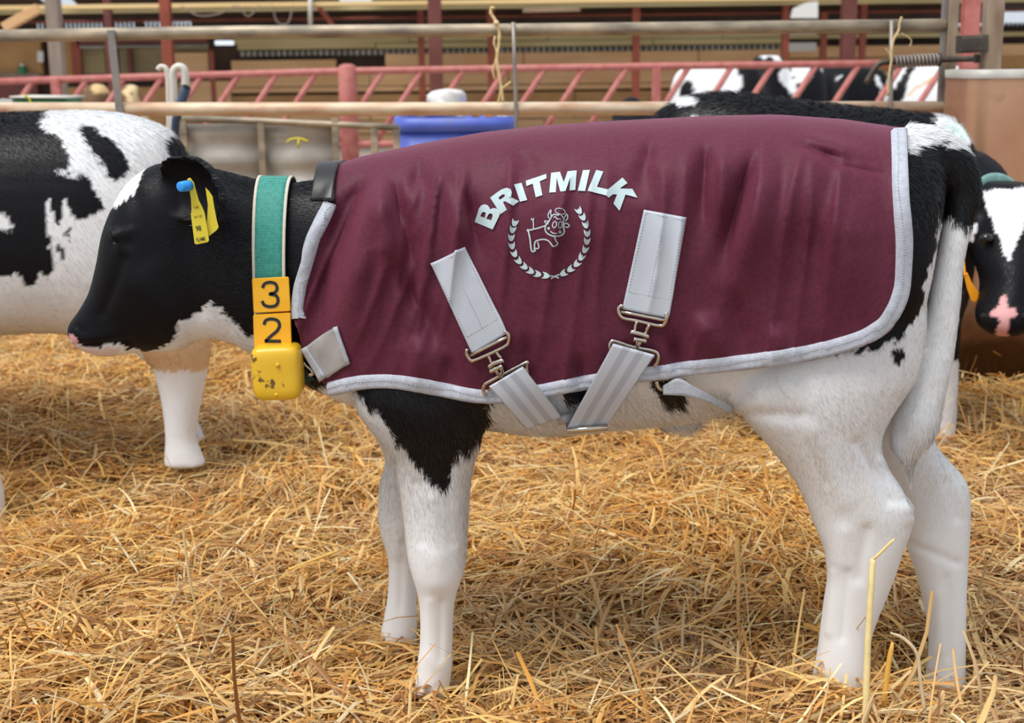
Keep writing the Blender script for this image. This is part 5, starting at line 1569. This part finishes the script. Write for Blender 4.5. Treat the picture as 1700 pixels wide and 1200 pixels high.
def rounded(q, r, n=5):
    out = []
    q = [np.array(p, float) for p in q]
    for i in range(len(q)):
        p, a_, b_ = q[i], q[i - 1], q[(i + 1) % len(q)]
        d0 = (a_ - p) / np.linalg.norm(a_ - p); d1 = (b_ - p) / np.linalg.norm(b_ - p)
        for k in range(n + 1):
            t = k / n
            out.append((1 - t) ** 2 * (p + d0 * r) + 2 * t * (1 - t) * p + t * t * (p + d1 * r))
    return np.array(out)


YT = -0.104
for q, dig in (([(418, 462), (480, 459), (483, 517), (421, 520)], [(178, 190), (196, 156), (238, 143), (284, 154), (300, 195), (280, 228), (238, 240), (290, 252), (308, 292), (290, 334), (240, 345), (195, 332), (175, 298)]),
               ([(420, 522), (483, 518), (485, 578), (422, 582)], [(190, 495), (206, 460), (250, 447), (302, 460), (320, 500), (300, 545), (250, 588), (204, 632)])):
    pl = plate('number_tile', rounded(q, 4), YT, 0.014, M['tile'], col, 2.0)
    rim = ribbon([tuple(p) for p in rounded(np.array(q) * 0.90 + np.mean(q, 0) * 0.10, 3)], 0.8, True, 1, False)
    dz = lambda L: [(400 + x / 5.0, 440 + y / 5.0) for x, y in L]
    m_ = MB()
    items = [ribbon(dz(dig), 5.2, sub=5)]
    if dig[0][0] == 190: items.append(ribbon(dz([(196, 632), (260, 632), (332, 632)]), 5.2, sub=2))
    for V, Fc in items:
        m_.add(at_arr(V[:, 0], V[:, 1], np.full(len(V), YT - 0.0008)), Fc)
    m_.build('digit', M['ink'], pl)
# weight: rounded block
bm = bmesh.new(); bmesh.ops.create_cube(bm, size=2); bmesh.ops.subdivide_edges(bm, edges=bm.edges[:], cuts=14, use_grid_fill=True)
V = np.array([v.co[:] for v in bm.verts]); Fc = [[v.index for v in f.verts] for f in bm.faces]; bm.free()
p_ = 5.5
V = V / (np.sum(np.abs(V) ** p_, axis=1) ** (1 / p_))[:, None]
cw = at(462, 615.5, -0.105)
sxw = 2.0 * 0.93 / FPX
wv = V * np.array([42.5 * sxw, .027, 48 * sxw])
wv[:, 0] *= 1 + 0.02 * V[:, 2]
an = math.radians(1.5); wv = np.stack([wv[:, 0] * math.cos(an) - wv[:, 2] * math.sin(an), wv[:, 1], wv[:, 0] * math.sin(an) + wv[:, 2] * math.cos(an)], -1)
wo = mesh_obj('weight', wv + cw, Fc, M['weight'], col)
c = at(461, 606, -0.133)
lump('stud', c[0], c[1], c[2], .003, .0025, .003, M['weight'], 1, 0, parent=wo)
c = at(459, 655, -0.130)
lump('stud', c[0], c[1], c[2], .003, .0025, .003, M['weight'], 1, 0, parent=wo)

# ================================================================== ear tags
def text_flat(s, size):
    cu = bpy.data.curves.new('txt', 'FONT'); cu.body = s; cu.size = size; cu.align_x = 'CENTER'; cu.offset = size * 0.012
    ob = bpy.data.objects.new('txt', cu); COL.objects.link(ob)
    me = bpy.data.meshes.new_from_object(ob.evaluated_get(bpy.context.evaluated_depsgraph_get()))
    V = np.array([v.co[:2] for v in me.vertices]); Fc = [list(p.vertices) for p in me.polygons]
    bpy.data.objects.remove(ob); bpy.data.curves.remove(cu); bpy.data.meshes.remove(me)
    return V, Fc


YE = -0.150
tg = thing('ear_tag', tuple(at(332, 405, YE)), 'yellow ear tag with blue stud and black writing on the front calf', 'ear tag')
fp = plate('flag', [(311, 297), (316, 295), (322, 303), (326, 318), (330, 332), (337, 346), (340, 354), (344, 378), (347, 399), (345, 402), (326, 406), (323, 404), (320, 380), (317, 357), (318, 348), (317, 330), (314, 312)], YE, 0.002, M['yellow_tag'], tg, 0.6)
plate('back_flag', [(341, 311), (347, 317), (353, 326), (356, 345), (360, 365), (363, 377), (360, 382), (346, 393), (343, 392), (343, 372), (344, 362), (345, 340)], YE + 0.006, 0.002, M['yellow_tag'], tg, 0.6)
a_, b_ = at(315, 308, YE - 0.001), at(299, 310, YE - 0.016)
MB().tube([a_, a_ * .6 + b_ * .4, b_, b_ + (b_ - a_) * .04], [.0068, .0074, .0066, .005], 16).build('stud', M['sky_blue'], tg)
def write(s, size, px, py, rot, mat, squash=1.0):
    V, Fc = text_flat(s, size)
    ca_, sa_ = math.cos(rot), math.sin(rot)
    X = px + V[:, 0] * squash * ca_ - V[:, 1] * sa_ * -1 * -1
    Yp = py - V[:, 1] * ca_ + V[:, 0] * squash * sa_
    X = px + V[:, 0] * squash * ca_ + V[:, 1] * sa_
    mesh_obj('writing', at_arr(X, Yp, np.full(len(V), YE - 0.0009)), [f[::-1] for f in Fc], M[mat], fp, smooth=False)
write('UK', 6, 326.5, 346, -0.17, 'ink_faint')
write('022 100', 5, 329, 361, -0.17, 'ink_faint', 0.8)
write('98', 12, 330, 383, -0.17, 'ink', 0.75)
write('FLAME', 9, 334, 400, -0.17, 'ink', 0.58)

t = thing('ear_tag', tuple(at(1612, 495, YHd)), 'orange yellow ear tag hanging from the black calf at right', 'ear tag')
plate('flag', [(1600, 455), (1606, 452), (1614, 470), (1628, 490), (1627, 495), (1617, 502), (1612, 498), (1605, 478)], YHd - 0.02, 0.003, M['orange'], t, 0.8)
MB().tube([at(1602, 458, YHd - 0.02), at(1600, 440, YHd + 0.0), at(1598, 420, YHd + 0.02), at(1596, 395, YHd + 0.05)], 0.003, 8).build('stem', M['orange'], t)
t = thing('ear_tag', tuple(at(1545, 420, YHd)), 'yellow ear tag beside the tail on the black calf at right', 'ear tag')
plate('flag', [(1552, 350), (1560, 352), (1562, 375), (1556, 400), (1548, 418), (1536, 418), (1537, 405), (1546, 380)], YHd + 0.0, 0.003, M['yellow_tag'], t, 0.8)
MB().tube([at(1556, 372, YHd - 0.004), at(1556, 374, YHd + 0.05)], 0.006, 10).build('stud', M['yellow_tag'], t)
t = thing('neck_collar', tuple(at(1650, 300, YR - .1)), 'grey green collar band on the black calf at right', 'collar')
cpts = []
for k in range(40):
    th = 2 * math.pi * k / 40
    ctr = at(1656, 368, YR - 0.20)
    cpts.append(ctr + 0.098 * math.cos(th) * np.array([0.0, 0.25, 0.95]) + 0.085 * math.sin(th) * np.array([0.9, 0.42, -0.1]))
cpts.append(cpts[0]); cpts.append(cpts[1])
MB().tube(cpts, 0.018, 10, flat=0.3).build('band', M['teal_band'], t)

# ================================================================== single straw stalks that stand out
def gpt(px, py, z):
    d = FPX * _F + (px - 850.0) * _R - (py - 600.0) * _U
    return CAM + d * ((z - CAM[2]) / d[2])
STK = [([(183, 878), (207, 915), (230, 952)], 5, 'silvery bent straw stalk left of centre foreground', (200, 186, 160)),
       ([(378, 950), (425, 1005), (470, 1058), (505, 1110), (518, 1145), (517, 1196)], 4, 'long thin curved straw stalk reaching the bottom edge', (206, 170, 104)),
       ([(371, 1130), (400, 1105), (434, 1080), (480, 1060), (522, 1047)], 5, 'pale straw stalk crossing the long curved one', (226, 196, 132)),
       ([(116, 1012), (135, 1040), (155, 1069)], 5, 'short yellow straw stalk at lower left', (222, 188, 116)),
       ([(289, 1026), (304, 1066), (318, 1111)], 6, 'greenish pale straw stalk in the lower left foreground', (204, 184, 132)),
       ([(385, 1012), (360, 1065), (335, 1125)], 5, 'greyish straw stalk leaning left in the lower foreground', (190, 168, 140)),
       ([(293, 885), (339, 870), (385, 868)], 7, 'broad golden straw stalk arched left of the front legs', (230, 190, 112)),
       ([(480, 945), (525, 928), (568, 912)], 7, 'bright golden straw stalk beside the front leg', (238, 194, 104)),
       ([(212, 966), (255, 954), (300, 938)], 8, 'brown broad straw blade at left', (176, 132, 76)),
       ([(810, 1090), (850, 1110), (905, 1135)], 5, 'straw stalk right of the near front hoof', (226, 186, 112)),
       ([(780, 800), (860, 780), (960, 770)], 5, 'long straw stalk lying behind the front legs', (232, 192, 118)),
       ([(1010, 880), (1060, 910), (1120, 925)], 6, 'golden straw stalk between front and hind legs', (224, 174, 92)),
       ([(1320, 1098), (1350, 1080), (1376, 1064)], 6, 'pale grey straw blade in front of the near hind hoof', (206, 188, 158)),
       ([(900, 985), (960, 960), (1030, 945)], 6, 'straight straw stalk lying under the belly', (236, 200, 132)),
       ([(1090, 1060), (1150, 1035), (1215, 1000)], 5, 'slanting straw stalk left of the hind legs', (214, 170, 100))]
def stalk(name, P, wpx, col_, lb, flat=0.35):
    C = curve_pts(P, 4)
    r = wpx / 2 / 1150.0 * np.interp(np.linspace(0, 1, len(C)), [0, .1, .85, 1], [.8, 1, .9, .4])
    m = bpy.data.materials.get('stalk_%d_%d_%d' % col_) or noisy('stalk_%d_%d_%d' % col_, srgb(*col_), srgb(*[min(255, int(c * 1.08)) for c in col_]), 60, 0.45)
    return MB().tube(C, r, 8).build(name, m, None, label=lb, cat='straw', group='single straw stalks')
for pts, w, lb, cl in STK:
    P = []
    for x, y in pts:
        q = gpt(x, y, 0.0)
        q = gpt(x, y, float(gz(q[0], q[1])) + 0.034)
        P.append(q)
    stalk('straw_stalk', P, w, cl, lb)
stalk('straw_stalk', [at(1437, 1215, -.27), at(1438, 1150, -.265), at(1441, 1060, -.26), at(1446, 980, -.255), at(1449, 935, -.25), at(1452, 926, -.25)], 11, (224, 206, 150), 'tall pale upright straw stalk before the near hind leg')
stalk('straw_stalk', [at(1448, 930, -.25), at(1465, 914, -.255), at(1485, 894, -.26)], 5, (232, 204, 140), 'short bent straw tip on top of the upright stalk')
stalk('straw_stalk', [at(1466, 1180, -.24), at(1474, 1110, -.24), at(1482, 1066, -.24)], 9, (222, 172, 78), 'orange golden upright straw stalk between the hind hooves')
stalk('straw_stalk', [at(1540, 1215, -.24), at(1528, 1130, -.24), at(1522, 1085, -.24), at(1500, 1060, -.24), at(1478, 1050, -.24)], 6, (208, 192, 160), 'forked grey straw stalk between the hind hooves')
